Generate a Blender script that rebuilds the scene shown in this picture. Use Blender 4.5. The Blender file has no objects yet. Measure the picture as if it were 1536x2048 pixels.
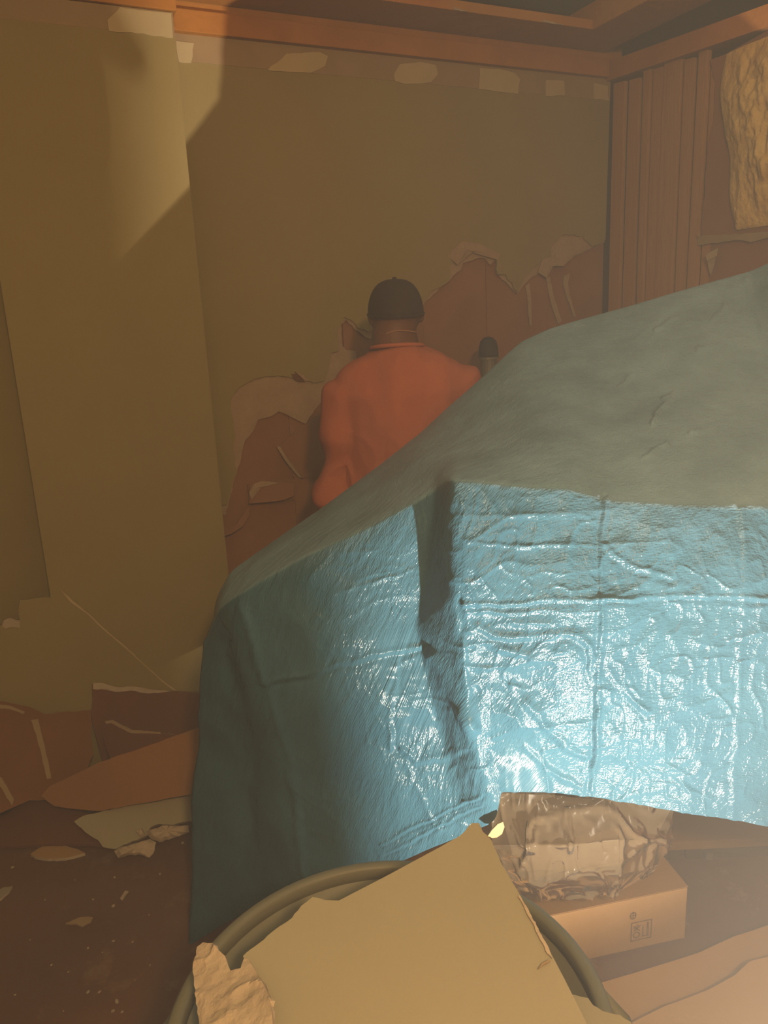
import bpy, bmesh, math, random
import numpy as np
from mathutils import Vector, Matrix, geometry

SC = bpy.context.scene
COL = SC.collection
random.seed(7)

# ------------------------------------------------------------------ camera, world, light, exposure
IW, IH, FPX = 1536, 2048, 1538.0
PITCH = math.radians(14.0)
ROLL = math.asin(290 / 6177)
CAM = Vector((0, 0, 1.6))
FWD = Vector((0, math.cos(PITCH), -math.sin(PITCH)))
_R0 = Vector((1, 0, 0)); _U0 = Vector((0, math.sin(PITCH), math.cos(PITCH)))
RGT = math.cos(ROLL) * _R0 - math.sin(ROLL) * _U0
UPV = math.sin(ROLL) * _R0 + math.cos(ROLL) * _U0
cam_d = bpy.data.cameras.new('camera')
cam_d.sensor_fit = 'VERTICAL'; cam_d.sensor_height = 36.0; cam_d.sensor_width = 27.0
cam_d.lens = 36.0 * FPX / IH
cam_d.clip_start = 0.02
cam = bpy.data.objects.new('camera', cam_d); COL.objects.link(cam)
m = Matrix((RGT, UPV, -FWD)).transposed().to_4x4(); m.translation = CAM
cam.matrix_world = m
SC.camera = cam

world = bpy.data.worlds.new('world'); SC.world = world; world.use_nodes = True
world.node_tree.nodes['Background'].inputs[0].default_value = (0.02, 0.013, 0.006, 1)
world.node_tree.nodes['Background'].inputs[1].default_value = 1.0

SC.view_settings.view_transform = 'Standard'
SC.view_settings.look = 'None'
SC.view_settings.gamma = 1.0
SC.view_settings.use_curve_mapping = False
SC.view_settings.exposure = 0.0
SC.cycles.use_light_tree = False; SC.cycles.max_bounces = 2; SC.cycles.diffuse_bounces = 1; SC.cycles.glossy_bounces = 1; SC.cycles.transmission_bounces = 2
SC.cycles.volume_bounces = 0; SC.cycles.transparent_max_bounces = 8
SC.cycles.adaptive_threshold = 0.025
SC.cycles.caustics_reflective = False; SC.cycles.caustics_refractive = False

LAMP_POS = Vector((0.58, 0.36, 0.14))      # flood lamp standing on the floor, right of the camera
LAMP_POWER = 420.0
LAMP_COL = (1.0, 0.83, 0.62)
FILL_POS = Vector((0.40, -0.80, 2.35))     # unseen bulb added behind the camera as warm fill
FILL_POWER = 122.0
FILL_COL = (1.0, 0.60, 0.25)
HAZE = 0.064

# ------------------------------------------------------------------ room frame
TH = math.radians(24.5)
BV = Vector((math.cos(TH), math.sin(TH), 0))      # along the back wall, to the right
NV = Vector((-math.sin(TH), math.cos(TH), 0))     # into the back wall
K = Vector((1.111, 3.814, 0))                     # back right corner
def W(b, n, z): return K + BV * b + NV * n + Vector((0, 0, z))

def ray(x, y): return FWD * FPX + RGT * (x - 768) - UPV * (y - 1024)
def PZ(x, y, z):
    d = ray(x, y); return CAM + d * ((z - CAM.z) / d.z)
def PY(x, y, Y):
    d = ray(x, y); return CAM + d * (Y / d.y)
def PP(x, y, p0, nn):
    d = ray(x, y); return CAM + d * ((p0 - CAM).dot(nn) / d.dot(nn))
def plane3(a, b, c):
    return a, (b - a).cross(c - a).normalized()

# ------------------------------------------------------------------ materials
def lin(c):
    return tuple(((v / 255) / 12.92 if v / 255 <= 0.04045 else ((v / 255 + 0.055) / 1.055) ** 2.4) for v in c) + (1,)
MATS = {}
def mat(name, c1, c2=None, rough=0.8, scale=6.0, bump=0.0, bscale=60.0, spec=0.3, detail=6.0, stretch=None, metal=0.0, lo=0.3, hi=0.7):
    if name in MATS: return MATS[name]
    mt = bpy.data.materials.new(name); mt.use_nodes = True
    nt = mt.node_tree; b = nt.nodes['Principled BSDF']
    b.inputs['Roughness'].default_value = rough
    b.inputs['Specular IOR Level'].default_value = spec
    b.inputs['Metallic'].default_value = metal
    tc = nt.nodes.new('ShaderNodeTexCoord')
    vec = tc.outputs['Object']
    if stretch:
        mp = nt.nodes.new('ShaderNodeMapping'); mp.inputs['Scale'].default_value = stretch
        nt.links.new(vec, mp.inputs['Vector']); vec = mp.outputs['Vector']
    if c2 is None:
        b.inputs['Base Color'].default_value = lin(c1)
    else:
        nz = nt.nodes.new('ShaderNodeTexNoise'); nz.inputs['Scale'].default_value = scale; nz.inputs['Detail'].default_value = detail
        nt.links.new(vec, nz.inputs['Vector'])
        cr = nt.nodes.new('ShaderNodeValToRGB')
        cr.color_ramp.elements[0].position = lo; cr.color_ramp.elements[0].color = lin(c1)
        cr.color_ramp.elements[1].position = hi; cr.color_ramp.elements[1].color = lin(c2)
        nt.links.new(nz.outputs['Fac'], cr.inputs['Fac'])
        nt.links.new(cr.outputs['Color'], b.inputs['Base Color'])
    if bump > 0:
        n2 = nt.nodes.new('ShaderNodeTexNoise'); n2.inputs['Scale'].default_value = bscale; n2.inputs['Detail'].default_value = 5
        nt.links.new(vec, n2.inputs['Vector'])
        bp = nt.nodes.new('ShaderNodeBump'); bp.inputs['Strength'].default_value = bump; bp.inputs['Distance'].default_value = 0.01
        nt.links.new(n2.outputs['Fac'], bp.inputs['Height']); nt.links.new(bp.outputs['Normal'], b.inputs['Normal'])
    MATS[name] = mt
    return mt

GREEN = mat('green_board_paper', (174, 164, 142), (181, 171, 149), 0.85, 3.0, 0.08, 250)
WALLGYP = mat('gypsum_in_wall', (182, 152, 128), (196, 166, 140), 0.95, 14, 0.5, 60)
WALLGREEN = mat('green_wall_paper', (164, 146, 100), (171, 153, 105), 0.85, 3.0, 0.08, 250)
GYPSUM = mat('gypsum_core', (196, 176, 158), (212, 192, 172), 0.95, 14, 0.5, 60)
PALE = mat('unpainted_paper_band', (172, 146, 112), (184, 156, 122), 0.9, 8, 0.1, 90)
MUD = mat('joint_compound', (206, 186, 146), (216, 196, 156), 0.85, 10, 0.2, 40)
KRAFT = mat('brown_backing_paper', (158, 110, 82), (172, 122, 92), 0.85, 5, 0.15, 60)
KRAFT2 = mat('brown_backing_paper_warm', (134, 88, 48), (148, 98, 56), 0.85, 4, 0.12, 50)
KRAFT4 = mat('brown_backing_paper_light', (162, 114, 70), (174, 124, 78), 0.85, 4, 0.12, 50)
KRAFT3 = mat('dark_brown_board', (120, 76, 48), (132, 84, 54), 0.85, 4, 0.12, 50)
WOOD = mat('framing_lumber', (186, 122, 56), (208, 142, 70), 0.75, 5, 0.3, 30, stretch=(1, 1, 1))
PLANK = mat('wall_plank_wood', (190, 136, 90), (206, 152, 104), 0.8, 4, 0.3, 25, stretch=(5, 5, 0.5))
TEAL = mat('ceiling_green_board', (158, 186, 174), (166, 194, 182), 0.85, 3, 0.05)
DARKGAP = mat('dark_cavity', (46, 30, 20), (54, 36, 24), 0.95, 4)
BINM = mat('grey_bin_plastic', (120, 118, 104), (128, 126, 112), 0.5, 5, 0.05, 80, spec=0.4)
CARD = mat('cardboard', (190, 150, 104), (200, 160, 112), 0.85, 5, 0.08, 80)
CARDIN = mat('cardboard_fold', (158, 120, 80), (168, 128, 86), 0.9, 5)
INK = mat('box_print_ink', (140, 108, 76), None, 0.9)
SHADEWOOD = mat('dark_shade_wood', (88, 66, 52), (98, 74, 58), 0.6, 3, 0.1, 40, stretch=(1, 6, 6))  # dark tone stands for the shade under the tarp
BLACK = mat('black_rubber', (34, 30, 28), (44, 38, 34), 0.6, 8)
STEEL = mat('grey_pipe_metal', (128, 122, 114), (140, 134, 126), 0.45, 8, metal=0.3)
SKIN = mat('skin', (112, 70, 48), (122, 78, 54), 0.55, 12, 0.1, 120)
CAPM = mat('dark_cap_cloth', (52, 38, 28), (60, 44, 32), 0.9, 30, 0.2, 300)
SHIRT = mat('orange_shirt', (188, 102, 74), (198, 110, 80), 0.85, 9, 0.15, 200)
PANTS = mat('dark_work_pants', (56, 54, 60), (66, 64, 70), 0.9, 12, 0.15, 200)
BOOT = mat('boot_leather', (70, 50, 34), (84, 60, 40), 0.6, 12, 0.1)
STRAPM = mat('pale_strap', (176, 128, 92), None, 0.7)
HAIRM = mat('dark_hair', (40, 28, 20), None, 0.9)
EYEM = mat('eye_white', (225, 220, 210), None, 0.3)
CREAM = mat('cream_plastic', (168, 136, 94), None, 0.5)
YELLOW = mat('glass_wool', (244, 204, 132), (252, 220, 156), 0.95, 12, 0.9, 45)
LAMPM = mat('lamp_black_metal', (34, 32, 30), None, 0.5)

def floor_material():
    mt = mat('dusty_brown_concrete', (112, 76, 52), (132, 92, 64), 0.9, 2.2, 0.25, 35, lo=0.35, hi=0.7)
    nt = mt.node_tree; b = nt.nodes['Principled BSDF']
    src = b.inputs['Base Color'].links[0].from_socket
    tc = [n for n in nt.nodes if n.type == 'TEX_COORD'][0]
    nz = nt.nodes.new('ShaderNodeTexNoise'); nz.inputs['Scale'].default_value = 7; nz.inputs['Detail'].default_value = 9; nz.inputs['Roughness'].default_value = 0.7
    nt.links.new(tc.outputs['Object'], nz.inputs['Vector'])
    cr = nt.nodes.new('ShaderNodeValToRGB'); cr.color_ramp.elements[0].position = 0.56; cr.color_ramp.elements[0].color = (0, 0, 0, 1)
    cr.color_ramp.elements[1].position = 0.72; cr.color_ramp.elements[1].color = (0.45, 0.45, 0.45, 1)
    nt.links.new(nz.outputs['Fac'], cr.inputs['Fac'])
    mx = nt.nodes.new('ShaderNodeMix'); mx.data_type = 'RGBA'
    nt.links.new(cr.outputs['Color'], mx.inputs[0]); nt.links.new(src, mx.inputs[6]); mx.inputs[7].default_value = lin((172, 146, 118))
    nt.links.new(mx.outputs[2], b.inputs['Base Color'])
    return mt
FLOORM = floor_material()

def tarp_material():
    mt = bpy.data.materials.new('blue_woven_tarp'); mt.use_nodes = True
    nt = mt.node_tree; b = nt.nodes['Principled BSDF']; N = nt.nodes.new; L = nt.links.new
    b.inputs['Specular IOR Level'].default_value = 0.26
    tc = N('ShaderNodeTexCoord')
    nz = N('ShaderNodeTexNoise'); nz.inputs['Scale'].default_value = 3.0; nz.inputs['Detail'].default_value = 5
    L(tc.outputs['Object'], nz.inputs['Vector'])
    cr = N('ShaderNodeValToRGB')
    cr.color_ramp.elements[0].position = 0.3; cr.color_ramp.elements[0].color = lin((54, 96, 120))
    cr.color_ramp.elements[1].position = 0.7; cr.color_ramp.elements[1].color = lin((66, 110, 134))
    L(nz.outputs['Fac'], cr.inputs['Fac'])
    # plaster dust on what faces up, tinted blue-grey to paint in the haze
    at = N('ShaderNodeAttribute'); at.attribute_name = 'dust_haze'
    n3 = N('ShaderNodeTexNoise'); n3.inputs['Scale'].default_value = 9; n3.inputs['Detail'].default_value = 8
    L(tc.outputs['Object'], n3.inputs['Vector'])
    mu = N('ShaderNodeMath'); mu.operation = 'MULTIPLY_ADD'; mu.inputs[1].default_value = 0.8; mu.inputs[2].default_value = 0.25
    L(n3.outputs['Fac'], mu.inputs[0])
    mm = N('ShaderNodeMath'); mm.operation = 'MULTIPLY'; mm.use_clamp = True
    L(at.outputs['Fac'], mm.inputs[0]); L(mu.outputs[0], mm.inputs[1])
    mx = N('ShaderNodeMix'); mx.data_type = 'RGBA'
    L(mm.outputs[0], mx.inputs[0]); L(cr.outputs['Color'], mx.inputs[6]); mx.inputs[7].default_value = lin((150, 184, 210))
    L(mx.outputs[2], b.inputs['Base Color'])
    rr = N('ShaderNodeMapRange'); rr.inputs[3].default_value = 0.16; rr.inputs[4].default_value = 0.5
    L(mm.outputs[0], rr.inputs[0]); L(rr.outputs[0], b.inputs['Roughness'])
    # woven ribs in UV metres
    uv = N('ShaderNodeUVMap'); uv.uv_map = 'UVMap'
    def weave(sx_, sy_):
        mp = N('ShaderNodeMapping'); mp.inputs['Rotation'].default_value = (0, 0, 0.5); mp.inputs['Scale'].default_value = (sx_, sy_, 1)
        L(uv.outputs['UV'], mp.inputs['Vector'])
        wv = N('ShaderNodeTexNoise'); wv.inputs['Scale'].default_value = 1.0; wv.inputs['Detail'].default_value = 1
        L(mp.outputs['Vector'], wv.inputs['Vector']); return wv.outputs['Fac']
    w1, w2 = weave(260, 90), weave(90, 260)
    ad = N('ShaderNodeMath'); ad.operation = 'ADD'; L(w1, ad.inputs[0]); L(w2, ad.inputs[1])
    n4 = N('ShaderNodeTexNoise'); n4.inputs['Scale'].default_value = 30; n4.inputs['Detail'].default_value = 6
    L(uv.outputs['UV'], n4.inputs['Vector'])
    b1 = N('ShaderNodeBump'); b1.inputs['Strength'].default_value = 0.75; b1.inputs['Distance'].default_value = 0.006
    L(n4.outputs['Fac'], b1.inputs['Height'])
    b2 = N('ShaderNodeBump'); b2.inputs['Strength'].default_value = 0.65; b2.inputs['Distance'].default_value = 0.002
    L(ad.outputs[0], b2.inputs['Height']); L(b1.outputs['Normal'], b2.inputs['Normal'])
    L(b2.outputs['Normal'], b.inputs['Normal'])
    return mt
TARPM = tarp_material()

def film_material():
    mt = bpy.data.materials.new('clear_plastic_film'); mt.use_nodes = True
    nt = mt.node_tree; N = nt.nodes.new; L = nt.links.new
    out = nt.nodes['Material Output']; nt.nodes.remove(nt.nodes['Principled BSDF'])
    tr = N('ShaderNodeBsdfTransparent'); tr.inputs[0].default_value = (0.93, 0.92, 0.90, 1)
    gl = N('ShaderNodeBsdfGlossy'); gl.inputs['Roughness'].default_value = 0.24; gl.inputs[0].default_value = (1, 1, 1, 1)
    df = N('ShaderNodeBsdfDiffuse'); df.inputs[0].default_value = lin((210, 190, 160))
    fr = N('ShaderNodeLayerWeight'); fr.inputs['Blend'].default_value = 0.14
    m1 = N('ShaderNodeMixShader'); m1.inputs[0].default_value = 0.13
    L(tr.outputs[0], m1.inputs[1]); L(df.outputs[0], m1.inputs[2])
    m2 = N('ShaderNodeMixShader'); L(fr.outputs['Fresnel'], m2.inputs[0]); L(m1.outputs[0], m2.inputs[1]); L(gl.outputs[0], m2.inputs[2])
    L(m2.outputs[0], out.inputs['Surface'])
    return mt
FILM = film_material()

# ------------------------------------------------------------------ mesh helpers
def link(name, me, mats, parent=None, loc=None, smooth=False):
    if not isinstance(mats, (list, tuple)): mats = [mats]
    for mm in mats: me.materials.append(mm)
    if loc is None:
        co = np.empty(len(me.vertices) * 3); me.vertices.foreach_get('co', co); co = co.reshape(-1, 3)
        loc = Vector(((co[:, 0].min() + co[:, 0].max()) / 2, (co[:, 1].min() + co[:, 1].max()) / 2, co[:, 2].min()))
    me.transform(Matrix.Translation(-loc))
    if smooth:
        me.polygons.foreach_set('use_smooth', [True] * len(me.polygons))
    o = bpy.data.objects.new(name, me); COL.objects.link(o)
    if parent is None:
        o.location = loc
    else:
        o.parent = parent
        o.location = loc - world_loc(parent)
    return o
def world_loc(o):
    v = o.location.copy()
    while o.parent:
        o = o.parent; v += o.location
    return v
def empty(name, loc):
    o = bpy.data.objects.new(name, None); COL.objects.link(o); o.location = loc; o.empty_display_size = 0.1
    return o
def tag(o, label, cat, group=None, kind=None):
    o['label'] = label; o['category'] = cat
    if group: o['group'] = group
    if kind: o['kind'] = kind
    return o
def struct(o, label=None):
    o['kind'] = 'structure'
    if label: o['label'] = label
    return o
def newmesh(name, v, f, mi=None):
    me = bpy.data.meshes.new(name)
    me.from_pydata([tuple(x) for x in v], [], f); me.update()
    if mi is not None: me.polygons.foreach_set('material_index', mi)
    return me
def newell(P):
    n = Vector((0, 0, 0))
    for i in range(len(P)):
        a, b = P[i], P[(i + 1) % len(P)]
        n += Vector(((a.y - b.y) * (a.z + b.z), (a.z - b.z) * (a.x + b.x), (a.x - b.x) * (a.y + b.y)))
    return n.normalized()
def slab_mesh(name, P, thick, side=None):
    """P planar outline (front face); thickness goes away from `side` (default: away from the camera)"""
    P = [Vector(p) for p in P]; n = newell(P)
    c = sum(P, Vector()) / len(P)
    to = (CAM - c) if side is None else side
    if n.dot(to) < 0: P.reverse(); n = -n
    k = len(P); Q = [p - n * thick for p in P]
    tri = geometry.tessellate_polygon([P])
    f = []; mi = []
    for t in tri:
        a, b, d = t
        if (P[b] - P[a]).cross(P[d] - P[a]).dot(n) < 0: b, d = d, b
        f.append((a, b, d)); mi.append(0)
        f.append((a + k, d + k, b + k)); mi.append(2)
    for i in range(k):
        j = (i + 1) % k
        f.append((i, i + k, j + k, j)); mi.append(1)
    return newmesh(name, P + Q, f, mi)
def slab(name, P, thick, mats, parent=None, side=None, loc=None):
    if not isinstance(mats, (list, tuple)): mats = [mats, mats, mats]
    return link(name, slab_mesh(name, P, thick, side), mats, parent, loc)
def jag(poly, amp, step, rnd, skip=()):
    """break a pixel outline into a torn one; edges listed in skip stay straight"""
    out = []
    for i in range(len(poly)):
        a = poly[i]; b = poly[(i + 1) % len(poly)]
        out.append(a)
        if i in skip: continue
        L = math.hypot(b[0] - a[0], b[1] - a[1]); k = int(L / step)
        for j in range(1, k):
            t = j / k
            nx, ny = -(b[1] - a[1]) / L, (b[0] - a[0]) / L
            d = rnd.uniform(-amp, amp)
            out.append((a[0] + (b[0] - a[0]) * t + nx * d, a[1] + (b[1] - a[1]) * t + ny * d))
    return out
def box_mesh(name, o, ax, ay, az, bev=0.0):
    """box with corner o and edge vectors"""
    v = [o + ax * i + ay * j + az * k for k in (0, 1) for j in (0, 1) for i in (0, 1)]
    f = [(0, 2, 3, 1), (4, 5, 7, 6), (0, 1, 5, 4), (1, 3, 7, 5), (3, 2, 6, 7), (2, 0, 4, 6)]
    me = newmesh(name, v, f)
    bm = bmesh.new(); bm.from_mesh(me)
    bmesh.ops.recalc_face_normals(bm, faces=bm.faces)
    if bev > 0: bmesh.ops.bevel(bm, geom=bm.edges[:], offset=bev, segments=2, affect='EDGES', profile=0.6)
    bm.to_mesh(me); bm.free(); return me
def box(name, o, ax, ay, az, mt, parent=None, bev=0.0, loc=None):
    return link(name, box_mesh(name, o, ax, ay, az, bev), mt, parent, loc)
def wbox(name, b0, b1, n0, n1, z0, z1, mt, parent=None, bev=0.0):
    return box(name, W(b0, n0, z0), BV * (b1 - b0), NV * (n1 - n0), Vector((0, 0, z1 - z0)), mt, parent, bev)
def lathe(name, prof, c, seg, mt, parent=None, closed=False):
    v = []; f = []
    for r, z in prof:
        for i in range(seg):
            a = 2 * math.pi * i / seg
            v.append((c.x + r * math.cos(a), c.y + r * math.sin(a), c.z + z))
    m_ = len(prof)
    for j in range(m_ if closed else m_ - 1):
        for i in range(seg):
            f.append((j * seg + i, j * seg + (i + 1) % seg, ((j + 1) % m_) * seg + (i + 1) % seg, ((j + 1) % m_) * seg + i))
    me = newmesh(name, v, f)
    return link(name, me, mt, parent, smooth=True)
def tube_mesh(name, pts, rads, seg=10, cap=True):
    pts = [Vector(p) for p in pts]
    if not isinstance(rads, (list, tuple)): rads = [rads] * len(pts)
    v = []; f = []
    up = Vector((0, 0, 1))
    for i, p in enumerate(pts):
        d = (pts[min(i + 1, len(pts) - 1)] - pts[max(i - 1, 0)]).normalized()
        x = d.cross(up)
        if x.length < 0.05: x = d.cross(Vector((0, 1, 0)))
        x.normalize(); y = x.cross(d)
        for k in range(seg):
            a = 2 * math.pi * k / seg
            v.append(p + (x * math.cos(a) + y * math.sin(a)) * rads[i])
    for i in range(len(pts) - 1):
        for k in range(seg):
            f.append((i * seg + k, i * seg + (k + 1) % seg, (i + 1) * seg + (k + 1) % seg, (i + 1) * seg + k))
    if cap:
        f.append(tuple(range(seg))[::-1]); f.append(tuple((len(pts) - 1) * seg + k for k in range(seg)))
    return newmesh(name, v, f)

def _hash(ix, iy, iz, s):
    h = (ix * 374761393 + iy * 668265263 + iz * 2147483647 + s * 1274126177) & 0xFFFFFFFF
    h = ((h ^ (h >> 13)) * 1274126177) & 0xFFFFFFFF
    h = ((h ^ (h >> 16)) * 2246822519) & 0xFFFFFFFF
    return ((h ^ (h >> 15)) & 0xFFFFFF) / float(0xFFFFFF) * 2 - 1
def noise3(p, s=0):
    """value noise, p (n,3) array"""
    i = np.floor(p).astype(np.int64); f = p - i; u = f * f * f * (f * (f * 6 - 15) + 10)
    r = 0
    for dx in (0, 1):
        for dy in (0, 1):
            for dz in (0, 1):
                w = (u[:, 0] if dx else 1 - u[:, 0]) * (u[:, 1] if dy else 1 - u[:, 1]) * (u[:, 2] if dz else 1 - u[:, 2])
                r = r + w * _hash(i[:, 0] + dx, i[:, 1] + dy, i[:, 2] + dz, s)
    return r
def ridged(p, s=0):
    return 1 - np.abs(noise3(p, s)) * 2
def get_co(me):
    co = np.empty(len(me.vertices) * 3); me.vertices.foreach_get('co', co); return co.reshape(-1, 3)
def get_no(me):
    co = np.empty(len(me.vertices) * 3); me.vertices.foreach_get('normal', co); return co.reshape(-1, 3)
def set_co(me, co):
    me.vertices.foreach_set('co', co.astype(np.float32).ravel()); me.update()

# ------------------------------------------------------------------ setting: floor, walls, ceiling
ROOM_B0, ROOM_B1, ROOM_N0 = -3.35, 0.0, -5.2
floor = struct(box('floor', W(-3.6, -5.5, -0.1), BV * 4.0, NV * 5.9, Vector((0, 0, 0.1)), FLOORM), 'dusty brown concrete floor')

# back wall: base, brown boards behind the tear, gypsum layer, green paper-faced layer, top band
wall_back = struct(wbox('wall_back', -3.35, 0.06, 0.05, 0.12, 0, 2.9, DARKGAP), 'green drywall back wall torn open at the bottom')
BP = W(0, 0, 0)
def onback(q, off): return PP(q[0], q[1], W(0, off, 0), NV)
edges = [-2.0, -1.62, -1.36, -0.98, -0.66, -0.32, 0.0]
for i in range(len(edges) - 1):
    wbox('backing_board', edges[i] + 0.001, edges[i + 1] - 0.001, 0.022 + (i % 2) * 0.002, 0.05, 0.02, 2.6, KRAFT, wall_back)
rnd = random.Random(3)
tear_left = [(455, 1010), (466, 962), (475, 942), (467, 905), (469, 862), (461, 815), (463, 798), (478, 774), (512, 756), (556, 751), (584, 756),
             (590, 744), (612, 754), (626, 766), (650, 762), (657, 735), (662, 706), (677, 702), (675, 660), (688, 634), (702, 640), (716, 656), (738, 664), (760, 655)]
tear_right = [(830, 612), (850, 600), (862, 582), (899, 562), (903, 508), (926, 483), (967, 494), (990, 506), (996, 549), (1012, 549), (1035, 585), (1046, 562),
              (1062, 544), (1080, 522), (1103, 512), (1104, 487), (1130, 468), (1166, 472), (1184, 493), (1209, 481), (1211, 480)]
tear = tear_left + tear_right
def smallz(poly, amp, step, r_):
    o = jag(poly, amp, step, r_, skip=(len(poly) - 1,)); return o
tear_j = smallz(tear, 2.2, 9, rnd)
left_b, top_z = -2.0, 2.515
gp = [onback(q, 0.0) for q in tear_j]
# left end of the sheet runs down behind the boxed-out column
gp = [W(-2.02, 0, top_z), W(-2.02, 0, 0.92)] + [p for p in gp] + [W(-0.004, 0, top_z)]
slab('drywall_face', gp, 0.010, [WALLGREEN, WALLGYP, WALLGYP], wall_back)
gyp_left = [(452, 1030), (471, 953), (483, 910), (489, 883), (504, 866), (516, 840), (547, 830), (557, 823), (571, 828), (598, 842), (612, 848), (619, 834),
            (635, 813), (655, 791), (668, 770), (690, 742), (715, 722), (712, 702), (692, 700), (684, 690), (682, 650), (692, 640), (710, 660), (740, 678), (770, 668)]
gyp_right = [(830, 622), (846, 610), (866, 590), (886, 571), (921, 540), (926, 527), (953, 517), (971, 517), (980, 530), (994, 518), (998, 552), (1035, 588), (1050, 568),
             (1057, 560), (1080, 545), (1094, 553), (1100, 531), (1130, 530), (1148, 512), (1180, 498), (1209, 485)]
gj = smallz(gyp_left + gyp_right, 1.6, 8, rnd)
gq = [W(-2.02, 0.010, 1.5), W(-2.02, 0.010, 0.90)] + [onback(q, 0.010) for q in gj] + [W(-0.004, 0.010, 1.95), W(-0.6, 0.010, 2.1)]
slab('gypsum_core', gq, 0.010, WALLGYP, wall_back)
# torn strips of paper and a hole with its curled rim
for pts in ([(1051, 572), (1059, 566), (1063, 600), (1063, 652), (1059, 650), (1056, 606)],
            [(1092, 556), (1100, 554), (1110, 600), (1124, 642), (1116, 648), (1102, 606)],
            [(1128, 552), (1140, 546), (1136, 566), (1140, 592), (1152, 632), (1147, 634), (1134, 596), (1127, 570)]):
    slab('torn_paper_strip', [onback(q, 0.012) for q in jag(pts, 0.8, 9, rnd)], 0.004, MUD if 0 else WALLGYP, wall_back)
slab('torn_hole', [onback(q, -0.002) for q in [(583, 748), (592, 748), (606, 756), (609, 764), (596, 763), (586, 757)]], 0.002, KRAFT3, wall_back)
slab('torn_paper_strip', [onback(q, -0.006) for q in [(590, 743), (606, 749), (620, 762), (610, 762), (600, 752)]], 0.003, WALLGYP, wall_back)
# pieces of brown paper hanging over the lower left of the tear
slab('brown_paper_piece', [onback(q, 0.012) for q in jag([(494, 968), (590, 958), (556, 895), (600, 855), (640, 830), (650, 900), (652, 955), (602, 955), (590, 1000), (560, 1006), (500, 1006)], 1.0, 14, rnd)], 0.006, [KRAFT, WALLGYP, KRAFT], wall_back)
def wallflap(name, pts, offs, mats, th=0.003):
    """a curled flap: outline points on the wall, each with its own distance from it"""
    v = [onback(q, -o) for q, o in zip(pts, offs)]
    c = sum(v, Vector()) / len(v)
    k = len(v); vv = v + [p + NV * th for p in v] + [c, c + NV * th]
    f = []
    for i in range(k):
        j = (i + 1) % k
        f += [(2 * k, j, i), (2 * k + 1, i + k, j + k), (i, j, j + k, i + k)]
    return link(name, newmesh(name, vv, f), mats, wall_back)
wallflap('torn_flap', [(500, 968), (520, 962), (560, 964), (588, 968), (587, 992), (568, 1000), (540, 1004), (498, 1007)], [0, 0, 0, 0.01, 0.03, 0.035, 0.03, 0.02], KRAFT)
wallflap('torn_flap', [(498, 985), (508, 968), (525, 962), (560, 966), (540, 971), (515, 975), (503, 1000)], [0.02, 0.01, 0.006, 0.006, 0.012, 0.016, 0.03], WALLGYP)
wallflap('torn_flap', [(553, 893), (560, 893), (580, 922), (602, 948), (606, 956), (598, 955), (572, 924)], [0, 0, 0.012, 0.012, 0.005, 0.014, 0.014], WALLGYP)
wallflap('torn_flap', [(440, 1062), (470, 1050), (500, 1010), (498, 1030), (486, 1052), (462, 1068), (448, 1072)], [0, 0.0, 0, 0.02, 0.03, 0.03, 0.02], KRAFT)
wallflap('torn_flap', [(896, 512), (905, 500), (925, 482), (960, 488), (1000, 508), (996, 520), (968, 505), (935, 500), (915, 530)], [0, 0.003, 0.004, 0.004, 0.003, 0.008, 0.01, 0.012, 0.006], WALLGYP)
wallflap('torn_flap', [(1076, 545), (1084, 520), (1104, 512), (1130, 520), (1150, 506), (1128, 532), (1100, 532), (1094, 556)], [0.004, 0.004, 0.004, 0.004, 0.003, 0.01, 0.01, 0.012], WALLGYP)
# paper band along the top with trowelled compound patches
wbox('paper_band', -2.0, -0.004, -0.002, 0.014, top_z, 2.602, PALE, wall_back)
for pts in ([(352, 82), (388, 86), (382, 126), (358, 124)], [(535, 140), (572, 108), (640, 104), (656, 112), (650, 132), (620, 146)],
            [(788, 148), (800, 128), (840, 124), (872, 130), (876, 148), (862, 164), (810, 168), (790, 162)],
            [(960, 136), (998, 138), (1030, 146), (1040, 158), (1036, 188), (958, 178)], [(1092, 160), (1128, 162), (1130, 190), (1092, 192)],
            [(1188, 166), (1216, 172), (1218, 202), (1188, 198)]):
    c = (sum(p[0] for p in pts) / len(pts), sum(p[1] for p in pts) / len(pts))
    slab('compound_patch', [onback(q, -0.004) for q in jag(pts, 1.5, 12, rnd)], 0.003, MUD, wall_back)

# boxed-out column at the left of the back wall
wall_left = struct(wbox('wall_left', -2.60, -1.99, -0.172, 0.02, 0, 2.598, DARKGAP), 'green drywall boxed-out column left of the back wall')
def onpil(q, off=0.0): return PP(q[0], q[1], W(0, -0.186 - off, 0), NV)
pil = [W(-2.607, -0.186, 2.53), W(-2.607, -0.186, 0.72)] + [onpil(q) for q in jag([(100, 1195), (40, 1200), (36, 1222), (40, 1240), (8, 1240), (4, 1250), (-20, 1262), (-60, 1300)], 1.5, 14, rnd, skip=(7,))] + \
      [W(-2.92, -0.186, 0.005), W(-1.976, -0.186, 0.005), W(-1.976, -0.186, 2.53)]
slab('drywall_face', pil, 0.012, [WALLGREEN, WALLGREEN, KRAFT], wall_left)
wbox('paper_band', -2.605, -1.977, -0.187, -0.172, 2.53, 2.60, PALE, wall_left)
slab('compound_patch', [onpil(q, 0.003) for q in jag([(215, 40), (240, 14), (300, 22), (342, 26), (346, 76), (262, 64), (218, 62)], 1.5, 12, rnd, skip=(2, 3))], 0.003, MUD, wall_left)
slab('drywall_return', [W(-1.976, -0.174, 0.005), W(-1.976, 0.0, 0.005), W(-1.976, 0.0, 2.6), W(-1.976, -0.174, 2.6)], 0.012, [WALLGREEN, GYPSUM, KRAFT], wall_left, side=BV)
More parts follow.
